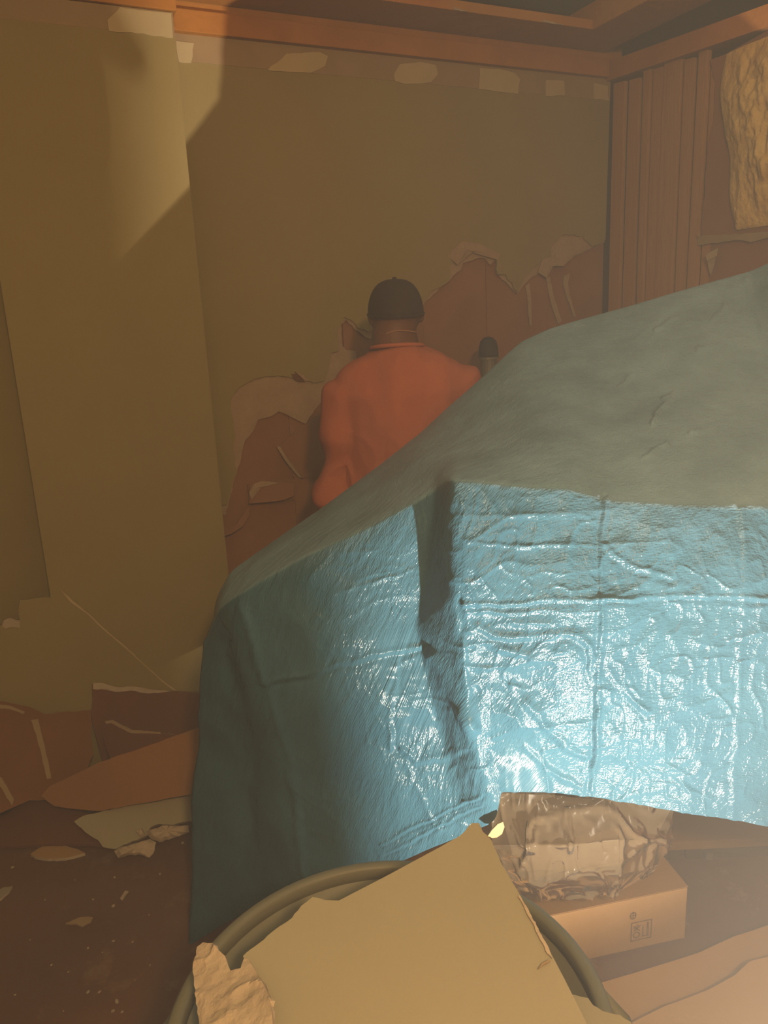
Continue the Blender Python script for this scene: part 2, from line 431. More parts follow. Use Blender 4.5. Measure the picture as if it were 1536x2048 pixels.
slab('score_line', [onpil(q, 0.0012) for q in jag([(119, 1177), (148, 1204), (178, 1228), (214, 1262), (250, 1292), (290, 1330), (324, 1360), (354, 1382), (346, 1380), (320, 1360), (284, 1326), (246, 1292), (210, 1262), (172, 1226), (142, 1205)], 0.5, 10, rnd)], 0.001, MUD, wall_left)
slab('torn_paper_strip', [onpil(q, 0.003) for q in jag([(8, 1240), (20, 1236), (40, 1242), (40, 1256), (22, 1254), (10, 1258), (4, 1250)], 1.0, 8, rnd)], 0.004, GYPSUM, wall_left)
# wall section left of the column
wall_alcove = struct(wbox('wall_alcove', -3.35, -2.1, 0.025, 0.05, 0, 2.9, WALLGREEN), 'shaded green wall behind the column')
# right wall: planks, brown paper sheets, glass wool
wall_right = struct(box('wall_right', W(0.06, -5.2, 0), BV * 0.06, NV * 5.3, Vector((0, 0, 2.56)), DARKGAP), 'right wall stripped to planks and brown paper')
ps = [-0.006, -0.098, -0.188, -0.250, -0.318, -0.414, -0.493, -0.562]
tops = [2.58, 2.57, 2.585, 2.575, 2.58, 2.56, 2.57]
for i in range(7):
    n1, n0 = ps[i], ps[i + 1]; g = 0.0125 if i not in (3, 4) else 0.0025
    off = [0.0, 0.006, 0.003, 0.009, 0.002, 0.006, 0.0][i]
    lean = [0.0, 0.004, -0.003, 0.0, 0.004, -0.004, 0.006][i]
    o = W(0.0 + off, n0 + g, 0.03)
    P = [W(off, n0 + g, 0.03), W(off, n1 - g, 0.03), W(off, n1 - g + lean, 1.3), W(off, n1 - g, tops[i]), W(off, n0 + g, tops[i] - 0.006), W(off, n0 + g + lean * 0.7, 1.3)]
    slab('plank', P, 0.022, PLANK, wall_right, side=-BV)
# short cross cuts in the planks
wbox('plank', 0.012, 0.03, -0.60, -0.56, 0.03, 2.5, PLANK, wall_right)
def onright(q, off=0.0): return PP(q[0], q[1], W(-off, 0, 0), BV)
sheet_hi = jag([(1420, 120), (1452, 108), (1536, 60), (1640, 10), (1640, 462), (1536, 470), (1500, 486), (1470, 478), (1440, 484), (1402, 488), (1404, 440), (1410, 380), (1414, 300), (1428, 230), (1432, 165)], 2.0, 14, rnd, skip=(0, 1, 2, 3))
slab('brown_paper_sheet', [onright(q, -0.004) for q in sheet_hi], 0.006, [KRAFT, PALE, KRAFT], wall_right, side=-BV)
slab('brown_paper_sheet', [W(0.016, -0.59, 0.03), W(0.016, -2.4, 0.03), W(0.016, -2.4, 1.88), W(0.016, -0.59, 1.88)], 0.006, KRAFT, wall_right, side=-BV)
slab('brown_paper_sheet', [W(0.022, -1.2, 0.03), W(0.022, -5.1, 0.03), W(0.022, -5.1, 2.56), W(0.022, -1.2, 2.56)], 0.006, KRAFT2, wall_right, side=-BV)
slab('torn_paper_strip', [onright(q, 0.0) for q in jag([(1392, 472), (1440, 470), (1500, 466), (1545, 462), (1545, 474), (1502, 484), (1470, 480), (1436, 486), (1394, 490)], 1.6, 10, rnd)], 0.004, PALE, wall_right, side=-BV)
# folded torn wedge sticking out
fl = [onright((1411, 510), 0.03), onright((1435, 496), 0.035), onright((1432, 512), 0.03), onright((1414, 522), 0.03)]
slab('torn_flap', fl, 0.004, MUD, wall_right, side=-BV)
slab('torn_flap', [onright((1414, 515), 0.028), onright((1433, 506), 0.028), onright((1428, 530), 0.012), onright((1421, 552), 0.004), onright((1418, 540), 0.01)], 0.003, GYPSUM, wall_right, side=-BV)
def wool():
    nu, nv = 90, 110
    u = np.linspace(0, 1, nu); v = np.linspace(0, 1, nv)
    U_, V_ = np.meshgrid(u, v)
    # outline leans: upper bulge and a lower tail
    n_left = -0.645 - 0.10 * np.clip((V_ - 0.45) * 2, 0, 1) + 0.02 * np.sin(V_ * 9)
    nn = n_left - U_ * 0.55
    z = 2.515 - V_ * 0.64
    edge = np.minimum(np.minimum(U_ * 4, (1 - U_) * 6), np.minimum(V_ * 5 + 0.2, (1 - V_) * 3))
    h = np.clip(edge, 0, 1) ** 0.6 * 0.05
    P = np.stack([nn.ravel(), z.ravel(), np.zeros(nn.size)], 1)
    h = h.ravel() * (0.8 + 0.4 * noise3(P * 9, 3)) + np.clip(edge.ravel(), 0, 1) * (0.010 * noise3(P * np.array([34, 16, 1.0]), 5) + 0.006 * noise3(P * np.array([90, 40, 1.0]), 6))
    h = h + 0.004
    B = -h
    v3 = [W(B[i], P[i, 0], P[i, 1]) for i in range(len(B))]
    f = [(j * nu + i, j * nu + i + 1, (j + 1) * nu + i + 1, (j + 1) * nu + i) for j in range(nv - 1) for i in range(nu - 1)]
    o = link('glass_wool_batt', newmesh('glass_wool_batt', v3, f), YELLOW, None, smooth=True)
    return tag(o, 'fluffy yellow glass wool bulging from the upper right wall', 'insulation')
wool()
# rear of the room, behind the camera
wall_front = struct(wbox('wall_front', -3.35, 0.06, -5.3, -5.2, 0, 2.9, GREEN), 'wall behind the camera')
wall_side = struct(box('wall_side', W(-3.45, -5.2, 0), BV * 0.1, NV * 5.3, Vector((0, 0, 2.9)), GREEN), 'left side wall outside the view')

# ceiling: green board above open framing lumber
ceiling = struct(wbox('ceiling', -3.45, 1.6, -5.3, 1.2, 2.86, 2.92, TEAL), 'grey-green ceiling board above open framing')
def lumber(name, b0, b1, n0, n1, z0, z1):
    o = wbox(name, b0, b1, n0, n1, z0, z1, WOOD, ceiling, 0.003); return o
lumber('top_plate', -2.0, -0.034, -0.03, 0.05, 2.602, 2.672)
lumber('top_plate', -2.0, 0.05, -0.012, 0.05, 2.674, 2.73)
lumber('top_plate', -2.62, -1.965, -0.20, 0.0, 2.602, 2.66)
lumber('ceiling_board', -2.2, -0.30, -0.235, -0.018, 2.70, 2.735)
lumber('ceiling_board', -2.2, -0.95, -0.36, -0.26, 2.735, 2.77)
lumber('ceiling_board', -2.3, -1.32, -0.50, -0.385, 2.70, 2.735)
lumber('ceiling_board', -3.3, -1.0, -0.85, -0.72, 2.70, 2.735)
lumber('joist', -0.30, -0.06, -2.6, -0.02, 2.70, 2.80)
lumber('joist', -0.30, -0.06, -5.15, -2.62, 2.70, 2.80)
lumber('joist', -1.3, -1.1, -5.15, -0.9, 2.74, 2.85)
lumber('joist', -2.3, -2.1, -5.15, -0.9, 2.74, 2.85)
P = [W(-0.03, 0.05, 2.595), W(-0.03, -2.6, 2.44), W(-0.03, -2.6, 2.505), W(-0.03, 0.05, 2.672)]
slab('top_plate', P, 0.14, WOOD, ceiling, side=-BV)
# split splinters on the board edge
for b_, l_ in ((-0.55, 0.10), (-0.95, 0.06), (-1.5, 0.05)):
    link('splinter', tube_mesh('splinter', [W(b_, -0.236, 2.705), W(b_ + l_ * 0.5, -0.245, 2.698), W(b_ + l_, -0.24, 2.70)], [0.004, 0.003, 0.0005], 5), GYPSUM, ceiling)

# ------------------------------------------------------------------ lamps
def flood_lamp():
    L = LAMP_POS
    lo_d = PY(765, 1640, 1.50) - L; hi_d = PP(296, 150, W(0, -0.186, 0), NV) - L      # the beam's left limit
    t = empty('flood_lamp', Vector((L.x, L.y, 0)))
    tag(t, 'black metal work flood lamp standing on the floor right of the camera', 'lamp')
    d = (lo_d.normalized() + hi_d.normalized()); d.z = 0; d.normalize()
    side = Vector((d.y, -d.x, 0))                               # to the right of the beam limit
    a = L + lo_d * (0.15 / lo_d.dot(d)); b = L + hi_d * (0.15 / hi_d.dot(d))
    u = (b - a).normalized(); a = a + u * ((0.005 - a.z) / u.z); b = b + u * 0.25
    slab('beam_cut_plate', [a, b, b - side * 0.30, a - side * 0.30], 0.004, LAMPM, t, side=d)  # unseen plate added to cut the beam off at its left limit
    ax = (d * 0.8 + side * 0.6).normalized(); sd = Vector((ax.y, -ax.x, 0))
    box('housing', L - ax * 0.07 - sd * 0.14 - Vector((0, 0, 0.10)), -ax * 0.03, sd * 0.28, Vector((0, 0, 0.23)), LAMPM, t, 0.006)
    box('stand', Vector((L.x, L.y, 0)) - ax * 0.13 - sd * 0.10, ax * 0.12, sd * 0.20, Vector((0, 0, 0.02)), LAMPM, t, 0.004)
    link('stand_leg', tube_mesh('stand_leg', [L - ax * 0.09 - Vector((0, 0, L.z - 0.01)), L - ax * 0.085 - Vector((0, 0, 0.09))], 0.012, 8), LAMPM, t)
    ld = bpy.data.lights.new('flood_lamp_light', 'SPOT'); ld.energy = LAMP_POWER; ld.color = LAMP_COL; ld.shadow_soft_size = 0.011
    ld.spot_size = math.radians(124); ld.spot_blend = 1.0
    lo = bpy.data.objects.new('flood_lamp_light', ld); COL.objects.link(lo); lo.parent = t; lo.location = Vector((0, 0, L.z))
    aim = Vector((-math.sin(math.radians(16)) * math.cos(math.radians(55)), math.cos(math.radians(16)) * math.cos(math.radians(55)), math.sin(math.radians(55))))
    lo.rotation_euler = aim.to_track_quat('-Z', 'Y').to_euler()
flood_lamp()
def fill_bulb():
    t = empty('fill_bulb', FILL_POS)
    tag(t, 'unseen warm bulb added behind the camera for fill light', 'lamp')
    link('cord', tube_mesh('cord', [FILL_POS + Vector((0, 0, 0.12)), FILL_POS + Vector((0, 0, 0.505))], 0.004, 6), LAMPM, t)
    link('socket', tube_mesh('socket', [FILL_POS + Vector((0, 0, 0.09)), FILL_POS + Vector((0, 0, 0.15))], 0.02, 12), LAMPM, t)
    ld = bpy.data.lights.new('fill_bulb_light', 'POINT'); ld.energy = FILL_POWER; ld.color = FILL_COL; ld.shadow_soft_size = 0.09
    lo = bpy.data.objects.new('fill_bulb_light', ld); COL.objects.link(lo); lo.parent = t
fill_bulb()

# ------------------------------------------------------------------ the tarp
def tarp():
    cols = [ # per column: rear foot, rear ridge, mid top, front ridge, front 1, front 2, hem   as (px, py, Y)
     [None, (446, 1168, 1.90), (425, 1215, 1.84), (404, 1280, 1.78), (396, 1420, 1.77), (386, 1680, 1.75), (377, 1893, 1.725)],
     [None, (462, 1140, 1.92), (452, 1172, 1.82), (430, 1225, 1.73), (440, 1360, 1.72), (450, 1600, 1.70), (470, 1835, 1.68)],
     [None, (540, 1085, 2.02), (510, 1122, 1.85), (478, 1190, 1.69), (518, 1340, 1.64), (556, 1560, 1.60), (600, 1800, 1.56)],
     [None, (640, 1017, 2.12), (615, 1060, 1.90), (600, 1118, 1.67), (625, 1310, 1.60), (665, 1520, 1.56), (705, 1762, 1.52)],
     [None, (760, 930, 2.22), (745, 985, 1.93), (740, 1050, 1.65), (752, 1270, 1.575), (775, 1470, 1.53), (815, 1718, 1.49)],
     [None, (845, 862, 2.30), (850, 905, 1.95), (872, 978, 1.62), (838, 1248, 1.575), (880, 1440, 1.53), (930, 1668, 1.475)],
     [None, (895, 812, 2.32), (905, 890, 1.95), (905, 958, 1.53), (906, 1200, 1.46), (938, 1452, 1.45), (992, 1640, 1.455)],
     [None, (925, 785, 2.34), (940, 880, 1.95), (935, 960, 1.525), (940, 1205, 1.455), (968, 1450, 1.46), (1000, 1580, 1.46)],
     [None, (1042, 680, 2.42), (1050, 830, 1.97), (1050, 972, 1.525), (1055, 1210, 1.455), (1065, 1430, 1.455), (1090, 1586, 1.46)],
     [None, (1100, 655, 2.44), (1130, 810, 1.97), (1130, 975, 1.525), (1130, 1208, 1.45), (1130, 1425, 1.45), (1150, 1594, 1.46)],
     [None, (1200, 625, 2.42), (1220, 800, 1.98), (1215, 998, 1.525), (1200, 1205, 1.45), (1195, 1420, 1.45), (1215, 1600, 1.46)],
     [None, (1370, 574, 2.38), (1380, 770, 1.97), (1370, 1010, 1.52), (1365, 1200, 1.455), (1360, 1425, 1.455), (1380, 1625, 1.46)],
     [None, (1500, 536, 2.34), (1530, 760, 1.95), (1500, 1012, 1.52), (1490, 1195, 1.46), (1480, 1430, 1.46), (1500, 1645, 1.46)],
     [None, (1580, 500, 2.28), (1600, 740, 1.93), (1600, 1015, 1.52), (1590, 1195, 1.47), (1590, 1430, 1.47), (1600, 1660, 1.47)],
     [None, (1760, 450, 2.22), (1770, 720, 1.93), (1770, 1020, 1.54), (1770, 1195, 1.49), (1770, 1430, 1.49), (1770, 1690, 1.49)],
    ]
    C = []
    for c in cols:
        pts = [PY(*q) for q in c[1:]]
        r = pts[0]
        foot = Vector((r.x + 0.02, r.y - 0.02, max(0.15, r.z - 0.7)))
        C.append([foot] + pts)
    C = np.array([[tuple(p) for p in c] for c in C])          # (nc, 7, 3)
    nc, nr = C.shape[:2]
    px = np.array([q[3][0] for q in cols], float)
    # sampling: parameters proportional to pixel length
    uk = (px - px[0]) / (px[-1] - px[0]); uk[0] = 0
    uk = np.maximum.accumulate(uk + np.arange(nc) * 1e-3); uk /= uk[-1]
    vk = np.array([0, 0.16, 0.27, 0.40, 0.60, 0.80, 1.0])
    nu, nv = 620, 620
    us = np.linspace(0, 1, nu); vs = np.linspace(0, 1, nv)
    def pchip(x, xk, Y):
        """monotone-ish cubic along axis 0 with damped tangents"""
        h = np.diff(xk); d = np.diff(Y, axis=0) / h[:, None]
        m_ = np.zeros_like(Y)
        a, b_ = d[:-1], d[1:]
        with np.errstate(divide='ignore', invalid='ignore'):
            hm = np.where(a * b_ > 0, 2 * a * b_ / (a + b_), 0)
        m_[1:-1] = hm; m_[0] = d[0]; m_[-1] = d[-1]
        i = np.clip(np.searchsorted(xk, x, 'right') - 1, 0, len(h) - 1)
        t = ((x - xk[i]) / h[i])[:, None]; hh = h[i][:, None]
        return (2 * t**3 - 3 * t**2 + 1) * Y[i] + (t**3 - 2 * t**2 + t) * hh * m_[i] + (-2 * t**3 + 3 * t**2) * Y[i + 1] + (t**3 - t**2) * hh * m_[i + 1]
    def linear(x, xk, Y):
        i = np.clip(np.searchsorted(xk, x, 'right') - 1, 0, len(xk) - 2)
        t = ((x - xk[i]) / (xk[i + 1] - xk[i]))[:, None]
        return Y[i] * (1 - t) + Y[i + 1] * t
    def grid(fn):
        A = np.stack([fn(vs, vk, C[k]) for k in range(nc)], 0)            # (nc,nv,3)
        A = fn(us, uk, A.reshape(nc, -1)).reshape(nu, nv, 3)
        return A
    G = 0.35 * grid(pchip) + 0.65 * grid(linear)
    # soften the facets a little
    for it in range(14):
        S = G.copy()
        S[1:-1] = (G[:-2] + 2 * G[1:-1] + G[2:]) / 4
        T = S.copy()
        T[:, 1:-1] = (S[:, :-2] + 2 * S[:, 1:-1] + S[:, 2:]) / 4
        G = T
    du = np.gradient(G, axis=0); dv = np.gradient(G, axis=1)
    Nn = np.cross(du, dv); Nn /= np.linalg.norm(Nn, axis=2, keepdims=True) + 1e-9
    if (Nn[nu // 2, int(nv * 0.7)] @ np.array([0, -1, 0])) < 0: Nn = -Nn
    flip = np.cross(du, dv)[nu // 2, int(nv * 0.7)] @ np.array([0, -1, 0]) < 0
    P = G.reshape(-1, 3); NF = Nn.reshape(-1, 3)
    # where each point lies in the design sketch
    d = P - np.array(CAM); zc = d @ np.array(FWD)
    sx = 768 + FPX * (d @ np.array(RGT)) / zc; sy = 1024 - FPX * (d @ np.array(UPV)) / zc
    V_ = np.tile(vs, nu); U_ = np.repeat(us, nv)
    front = np.clip((V_ - 0.40) / 0.05, 0, 1)
    right = np.clip((sx - 880) / 60, 0, 1)
    disp = np.zeros(len(P))
    # soft billows
    disp += 0.011 * noise3(P * 5.0, 1) * (0.3 + 0.7 * front) + 0.0055 * front * noise3(P * np.array([11, 11, 14.0]), 6)
    # crumple: warped ridged noise
    wp = P + 0.05 * np.stack([noise3(P * 7, 11), noise3(P * 7, 12), noise3(P * 7, 13)], 1)
    cr = np.clip(ridged(wp * np.array([9, 9, 13.0]), 2), 0, 1) ** 2
    cr2 = np.clip(ridged(wp * np.array([30, 30, 20.0]), 4), 0, 1) ** 2
    cr3 = noise3(wp * 60, 8)
    amt = front * (0.30 + 0.70 * right) + 0.10
    disp += amt * (0.0030 * cr + 0.0022 * cr2 + 0.0008 * cr3)
    CK = 0.42
    jx = 5 * noise3(P * 16, 31) + 2.5 * noise3(P * 45, 33); jy = 5 * noise3(P * 16, 32) + 2.5 * noise3(P * 45, 34)
    along = 0.55 + 0.75 * np.clip(noise3(P * 13, 35) + 0.35, 0, 1)
    sx = sx + jx; sy = sy + jy
    # folds: polylines in the sketch, height, width
    def crease(pts, h, w, pair=0.0):
        nonlocal disp
        best = np.full(len(P), 1e9); sgn = np.zeros(len(P))
        for (x0, y0), (x1, y1) in zip(pts[:-1], pts[1:]):
            ex, ey = x1 - x0, y1 - y0; L2 = ex * ex + ey * ey
            t = np.clip(((sx - x0) * ex + (sy - y0) * ey) / L2, 0, 1)
            qx, qy = sx - x0 - t * ex, sy - y0 - t * ey
            dd = np.hypot(qx, qy); s_ = np.sign(ex * qy - ey * qx)
            upd = dd < best; best = np.where(upd, dd, best); sgn = np.where(upd, s_, sgn)
        vis = (V_ > 0.17)
        h *= CK; pair *= CK; w *= 0.8
        disp += vis * along * h * np.exp(-(best / w) ** 2)
        if pair: disp -= vis * along * pair * np.exp(-((best - w * 1.6) / w) ** 2) * (sgn > 0)
    # packing folds
    crease([(925, 1210), (1060, 1203), (1200, 1196), (1350, 1190), (1500, 1196), (1620, 1196)], 0.010, 7, 0.006)
    crease([(930, 1228), (1060, 1222), (1190, 1222)], 0.006, 5)
    crease([(1212, 1000), (1204, 1090), (1202, 1200), (1198, 1330), (1190, 1460), (1186, 1585)], 0.010, 7, 0.006)
    crease([(1484, 1020), (1486, 1200), (1476, 1400), (1462, 1640)], 0.007, 8, 0.003)
    crease([(935, 1082), (1060, 1090), (1200, 1086), (1330, 1078)], 0.006, 6)
    crease([(920, 1030), (1060, 1030), (1180, 1030)], 0.005, 6)
    # drapery
    crease([(926, 1212), (938, 1250), (990, 1272), (1070, 1270), (1150, 1262), (1180, 1290), (1196, 1350)], 0.014, 11, 0.006)
    crease([(930, 1260), (990, 1292), (1060, 1312), (1120, 1300)], 0.010, 9)
    crease([(925, 1280), (930, 1330), (932, 1380)], 0.008, 6)
    crease([(1190, 1420), (1186, 1350), (1172, 1300)], 0.009, 6)
    crease([(1215, 1330), (1260, 1400), (1290, 1420)], 0.009, 8, 0.004)
    crease([(1210, 1090), (1260, 1130), (1340, 1150)], 0.009, 8, 0.004)
    crease([(1020, 1370), (1080, 1430), (1130, 1490), (1170, 1510)], 0.012, 10, 0.004)
    crease([(1050, 1490), (1100, 1540), (1160, 1575)], 0.009, 8)
    crease([(1195, 1555), (1260, 1590), (1330, 1575)], 0.008, 9)
    crease([(1260, 1270), (1250, 1330), (1268, 1390)], 0.006, 7)
    crease([(1330, 1230), (1360, 1300), (1350, 1350)], 0.006, 8)
    crease([(1420, 1430), (1400, 1500), (1330, 1540)], 0.006, 9)
    crease([(1230, 1130), (1242, 1180)], 0.006, 7)
    # left panel
    crease([(535, 1362), (640, 1340), (740, 1308), (842, 1288)], 0.009, 8, 0.006)
    crease([(690, 1182), (800, 1148), (850, 1120)], 0.004, 5)
    crease([(775, 1500), (782, 1400), (796, 1330)], 0.008, 7, 0.004)
    crease([(752, 1420), (790, 1330), (830, 1312)], 0.006, 7)
    crease([(870, 1312), (905, 1375), (942, 1452)], 0.022, 14, 0.0)
    crease([(800, 1500), (830, 1520), (900, 1510), (930, 1500)], 0.007, 8, 0.006)
    crease([(808, 1520), (850, 1620), (880, 1660)], 0.006, 8)
    crease([(765, 1690), (860, 1640), (968, 1588)], 0.006, 4, 0.005)
    crease([(775, 1708), (870, 1656), (962, 1612)], 0.005, 4, 0.004)
    crease([(560, 1250), (640, 1235)], 0.003, 8)
    crease([(486, 1210), (520, 1320), (556, 1440), (590, 1600), (612, 1750)], 0.012, 12)
    crease([(420, 1240), (470, 1420), (492, 1700)], -0.030, 34)
    # scuffs on the top
    crease([(1260, 690), (1300, 650), (1350, 600)], 0.004, 8)
    crease([(1420, 690), (1480, 670), (1530, 690)], 0.006, 10)
    crease([(1490, 560), (1510, 620), (1530, 680)], 0.010, 8)
    crease([(1200, 770), (1260, 750), (1300, 740)], 0.002, 5)
    for p_, q_ in (((1235, 772), (1264, 752)), ((1328, 802), (1348, 784)), ((1285, 918), (1332, 890)), ((1300, 848), (1342, 800)), ((1395, 700), (1440, 690)), ((1425, 640), (1455, 610)), ((1380, 870), (1420, 852)), ((1310, 660), (1340, 640))):
        crease([p_, q_], 0.016, 5)
    crease([(1000, 760), (960, 830), (900, 900)], 0.003, 10)
    crease([(650, 1080), (760, 1030), (850, 985)], 0.004, 9)
    P2 = P + NF * disp[:, None]
    P2[:, 2] = np.maximum(P2[:, 2], 0.004)
    me = bpy.data.meshes.new('tarp')
    idx = np.arange(nu * nv).reshape(nu, nv)
    a, b_, c_, d_ = idx[:-1, :-1].ravel(), idx[1:, :-1].ravel(), idx[1:, 1:].ravel(), idx[:-1, 1:].ravel()
    quads = np.stack([a, d_, c_, b_] if flip else [a, b_, c_, d_], 1).astype(np.int32)
    me.vertices.add(nu * nv); me.vertices.foreach_set('co', P2.astype(np.float32).ravel())
    nf = len(quads); me.loops.add(nf * 4); me.loops.foreach_set('vertex_index', quads.ravel())
    me.polygons.add(nf); me.polygons.foreach_set('loop_start', np.arange(0, nf * 4, 4, dtype=np.int32)); me.polygons.foreach_set('loop_total', np.full(nf, 4, np.int32))
    me.update(calc_edges=True)
    # UV in metres
    lu = np.linalg.norm(np.diff(G, axis=0), axis=2).cumsum(0); lu = np.vstack([np.zeros((1, nv)), lu])
    lv = np.linalg.norm(np.diff(G, axis=1), axis=2).cumsum(1); lv = np.hstack([np.zeros((nu, 1)), lv])
    uvs = np.stack([lu.ravel(), lv.ravel()], 1)
    ul = me.uv_layers.new(name='UVMap'); ul.data.foreach_set('uv', uvs[quads.ravel()].astype(np.float32).ravel())
    at = me.attributes.new('dust_haze', 'FLOAT', 'POINT')
    dust_haze = np.clip((NF[:, 2] - 0.35) / 0.5, 0, 1)
    at.data.foreach_set('value', dust_haze.astype(np.float32))
    me.validate()
    o = link('tarp', me, TARPM, None, smooth=True)
    sol = o.modifiers.new('thickness', 'SOLIDIFY'); sol.thickness = 0.0015; sol.offset = -1
    return tag(o, 'large crinkled blue plastic tarp draped over a heap in the room', 'tarp')
tarp()

# ------------------------------------------------------------------ the man
def person():
    base = PY(808, 1000, 2.56); X0, Y0 = base.x, 2.56
    yaw = math.radians(4)
    M = Matrix.Translation((X0, Y0, 0)) @ Matrix.Rotation(yaw, 4, 'Z') @ Matrix.Diagonal((1.04, 1.04, 1.0, 1))
    def ring(cx, cy, cz, rx, ry, seg=28, tilt=0.0, pw=2.0):
        o = []
        for k in range(seg):
            a = 2 * math.pi * k / seg
            c, s = math.cos(a), math.sin(a)
            x = rx * math.copysign(abs(c) ** (2 / pw), c); y = ry * math.copysign(abs(s) ** (2 / pw), s)
            o.append(Vector((cx + x, cy + y, cz + tilt * y)))
        return o
    def loft(rings):
        v = [p for r in rings for p in r]; seg = len(rings[0]); f = []
        for i in range(len(rings) - 1):
            for k in range(seg):
                f.append((i * seg + k, i * seg + (k + 1) % seg, (i + 1) * seg + (k + 1) % seg, (i + 1) * seg + k))
        f.append(tuple(range(seg))[::-1]); f.append(tuple((len(rings) - 1) * seg + k for k in range(seg)))
        return v, f
    def tube(pts, rads, seg=14):
        me = tube_mesh('t', pts, rads, seg); v = [x.co.copy() for x in me.vertices]; f = [tuple(p.vertices) for p in me.polygons]
        bpy.data.meshes.remove(me); return v, f
    def ball(c, rx, ry, rz, n=12):
        rs = [ring(c[0], c[1], c[2] + rz * math.cos(math.pi * (i + 0.5) / n), rx * math.sin(math.pi * (i + 0.5) / n), ry * math.sin(math.pi * (i + 0.5) / n), 16) for i in range(n)][::-1]
        return loft(rs)
    def fuse(name, parts, voxel, mt, parent, smooth_it=6, disp=None):
        V = []; F = []
        for v, f in parts:
            k = len(V); V += v; F += [tuple(i + k for i in q) for q in f]
        me = newmesh(name + '_raw', V, F)
        bm = bmesh.new(); bm.from_mesh(me); bmesh.ops.recalc_face_normals(bm, faces=bm.faces); bm.to_mesh(me); bm.free()
        o = bpy.data.objects.new(name + '_raw', me); COL.objects.link(o)
        r_ = o.modifiers.new('r', 'REMESH'); r_.mode = 'VOXEL'; r_.voxel_size = voxel
        s_ = o.modifiers.new('s', 'SMOOTH'); s_.factor = 0.5; s_.iterations = smooth_it
        dg = bpy.context.evaluated_depsgraph_get(); dg.update()
        m2 = bpy.data.meshes.new_from_object(o.evaluated_get(dg)); m2.name = name
        bpy.data.objects.remove(o); bpy.data.meshes.remove(me)
        m2.materials.clear()
        if disp is not None:
            co = get_co(m2); no = get_no(m2); set_co(m2, co + no * disp(co)[:, None])
        m2.transform(M)
        return link(name, m2, mt, parent, smooth=True)
    def hand(w, dr, s):
        """palm at wrist w, pointing along dr; s = +1 right hand"""
        d_ = Vector(dr).normalized(); up = Vector((0, 0, 1)); sdv = d_.cross(up).normalized(); n_ = sdv.cross(d_)
        w = Vector(w); parts = []
        parts.append(tube([w - d_ * 0.02, w + d_ * 0.02, w + d_ * 0.05, w + d_ * 0.09], [0.026, 0.03, 0.036, 0.03]))
        for i, (o_, L) in enumerate(((-0.030, 0.070), (-0.010, 0.082), (0.011, 0.076), (0.031, 0.060))):
            b0 = w + d_ * 0.08 + sdv * o_ * 1.0
            parts.append(tube([b0 - d_ * 0.02, b0 + d_ * L * 0.4, b0 + d_ * L * 0.72 - n_ * 0.012, b0 + d_ * L - n_ * 0.034], [0.0095, 0.0092, 0.0085, 0.007], 8))
        tb = w + d_ * 0.03 - sdv * s * 0.028
        parts.append(tube([tb, tb - sdv * s * 0.022 + d_ * 0.025, tb - sdv * s * 0.030 + d_ * 0.055 - n_ * 0.01, tb - sdv * s * 0.026 + d_ * 0.078 - n_ * 0.02], [0.013, 0.012, 0.0105, 0.008], 8))
        return parts
    shL, shR = Vector((-0.172, -0.005, 1.365)), Vector((0.19, 0.0, 1.40))
    elL, elR = Vector((-0.225, -0.015, 1.04)), Vector((0.25, 0.04, 1.08))
    wrL, wrR = Vector((-0.205, 0.215, 0.93)), Vector((0.19, 0.27, 0.98))
    hc = (0.002, 0.045)                      # head sits a little forward, bowed
    body_parts = [
        loft([ring(0, 0.0, 0.90, .150, .105), ring(0, 0, 1.0, .148, .105), ring(0, 0, 1.12, .150, .105), ring(0, 0, 1.28, .168, .112), ring(0, 0.0, 1.40, .165, .10), ring(0, 0.005, 1.47, .11, .08), ring(-.004, 0.012, 1.51, .075, .07), ring(-.008, 0.022, 1.56, .070, .070), ring(hc[0], 0.03, 1.60, .068, .070)]),
        ball((hc[0], hc[1] + 0.003, 1.622), .078, .096, .098),
        ball((hc[0], hc[1] + 0.035, 1.575), .058, .062, .055),                # jaw
        ball((hc[0], hc[1] + 0.105, 1.615), .013, .020, .020, 8),             # nose
        ball((hc[0], hc[1] + 0.088, 1.575), .024, .012, .008, 8),             # lips
        ball((hc[0] - .081, hc[1] - 0.002, 1.615), .009, .020, .031, 8), ball((hc[0] + .081, hc[1] - 0.002, 1.615), .009, .020, .031, 8),
        tube([shL + Vector((.06, 0, .02)), shL, (shL + elL) / 2, elL, (elL + wrL) / 2, wrL], [.06, .058, .05, .042, .038, .027]),
        tube([shR + Vector((-.06, 0, .02)), shR, (shR + elR) / 2, elR, (elR + wrR) / 2, wrR], [.06, .058, .05, .042, .038, .027]),
    ]
    for s in (-1, 1):
        body_parts.append(tube([(s * .085, 0, .93), (s * .09, 0.0, .75), (s * .095, 0.01, .48), (s * .10, -0.005, .30), (s * .105, -0.02, .09)], [.085, .08, .055, .055, .038]))
        body_parts.append(tube([(s * .105, -0.05, .04), (s * .108, 0.05, .035), (s * .11, 0.15, .025)], [.035, .038, .03]))
    body_parts += hand(wrL, (0.25, 1, -0.1), -1) + hand(wrR, (-0.2, 1, 0.0), 1)
    root = empty('person', M @ Vector((0, 0, 0)))
    tag(root, 'man seen from behind in orange long-sleeved shirt and dark cap facing torn wall', 'person')
    fuse('body', body_parts, 0.006, SKIN, root, 4)
    # shirt
    def shirt_disp(co):
        f_ = 0.004 + 0.009 * noise3(co * np.array([11, 11, 5.0]), 21) + 0.005 * noise3(co * np.array([24, 24, 10.0]), 22)
        f_ += 0.006 * np.clip(ridged(co * np.array([14, 10, 6.0]) + 0.6 * noise3(co * 6, 25)[:, None], 24), 0, 1) ** 2 * np.clip((1.33 - co[:, 2]) * 5, 0, 1)
        return f_
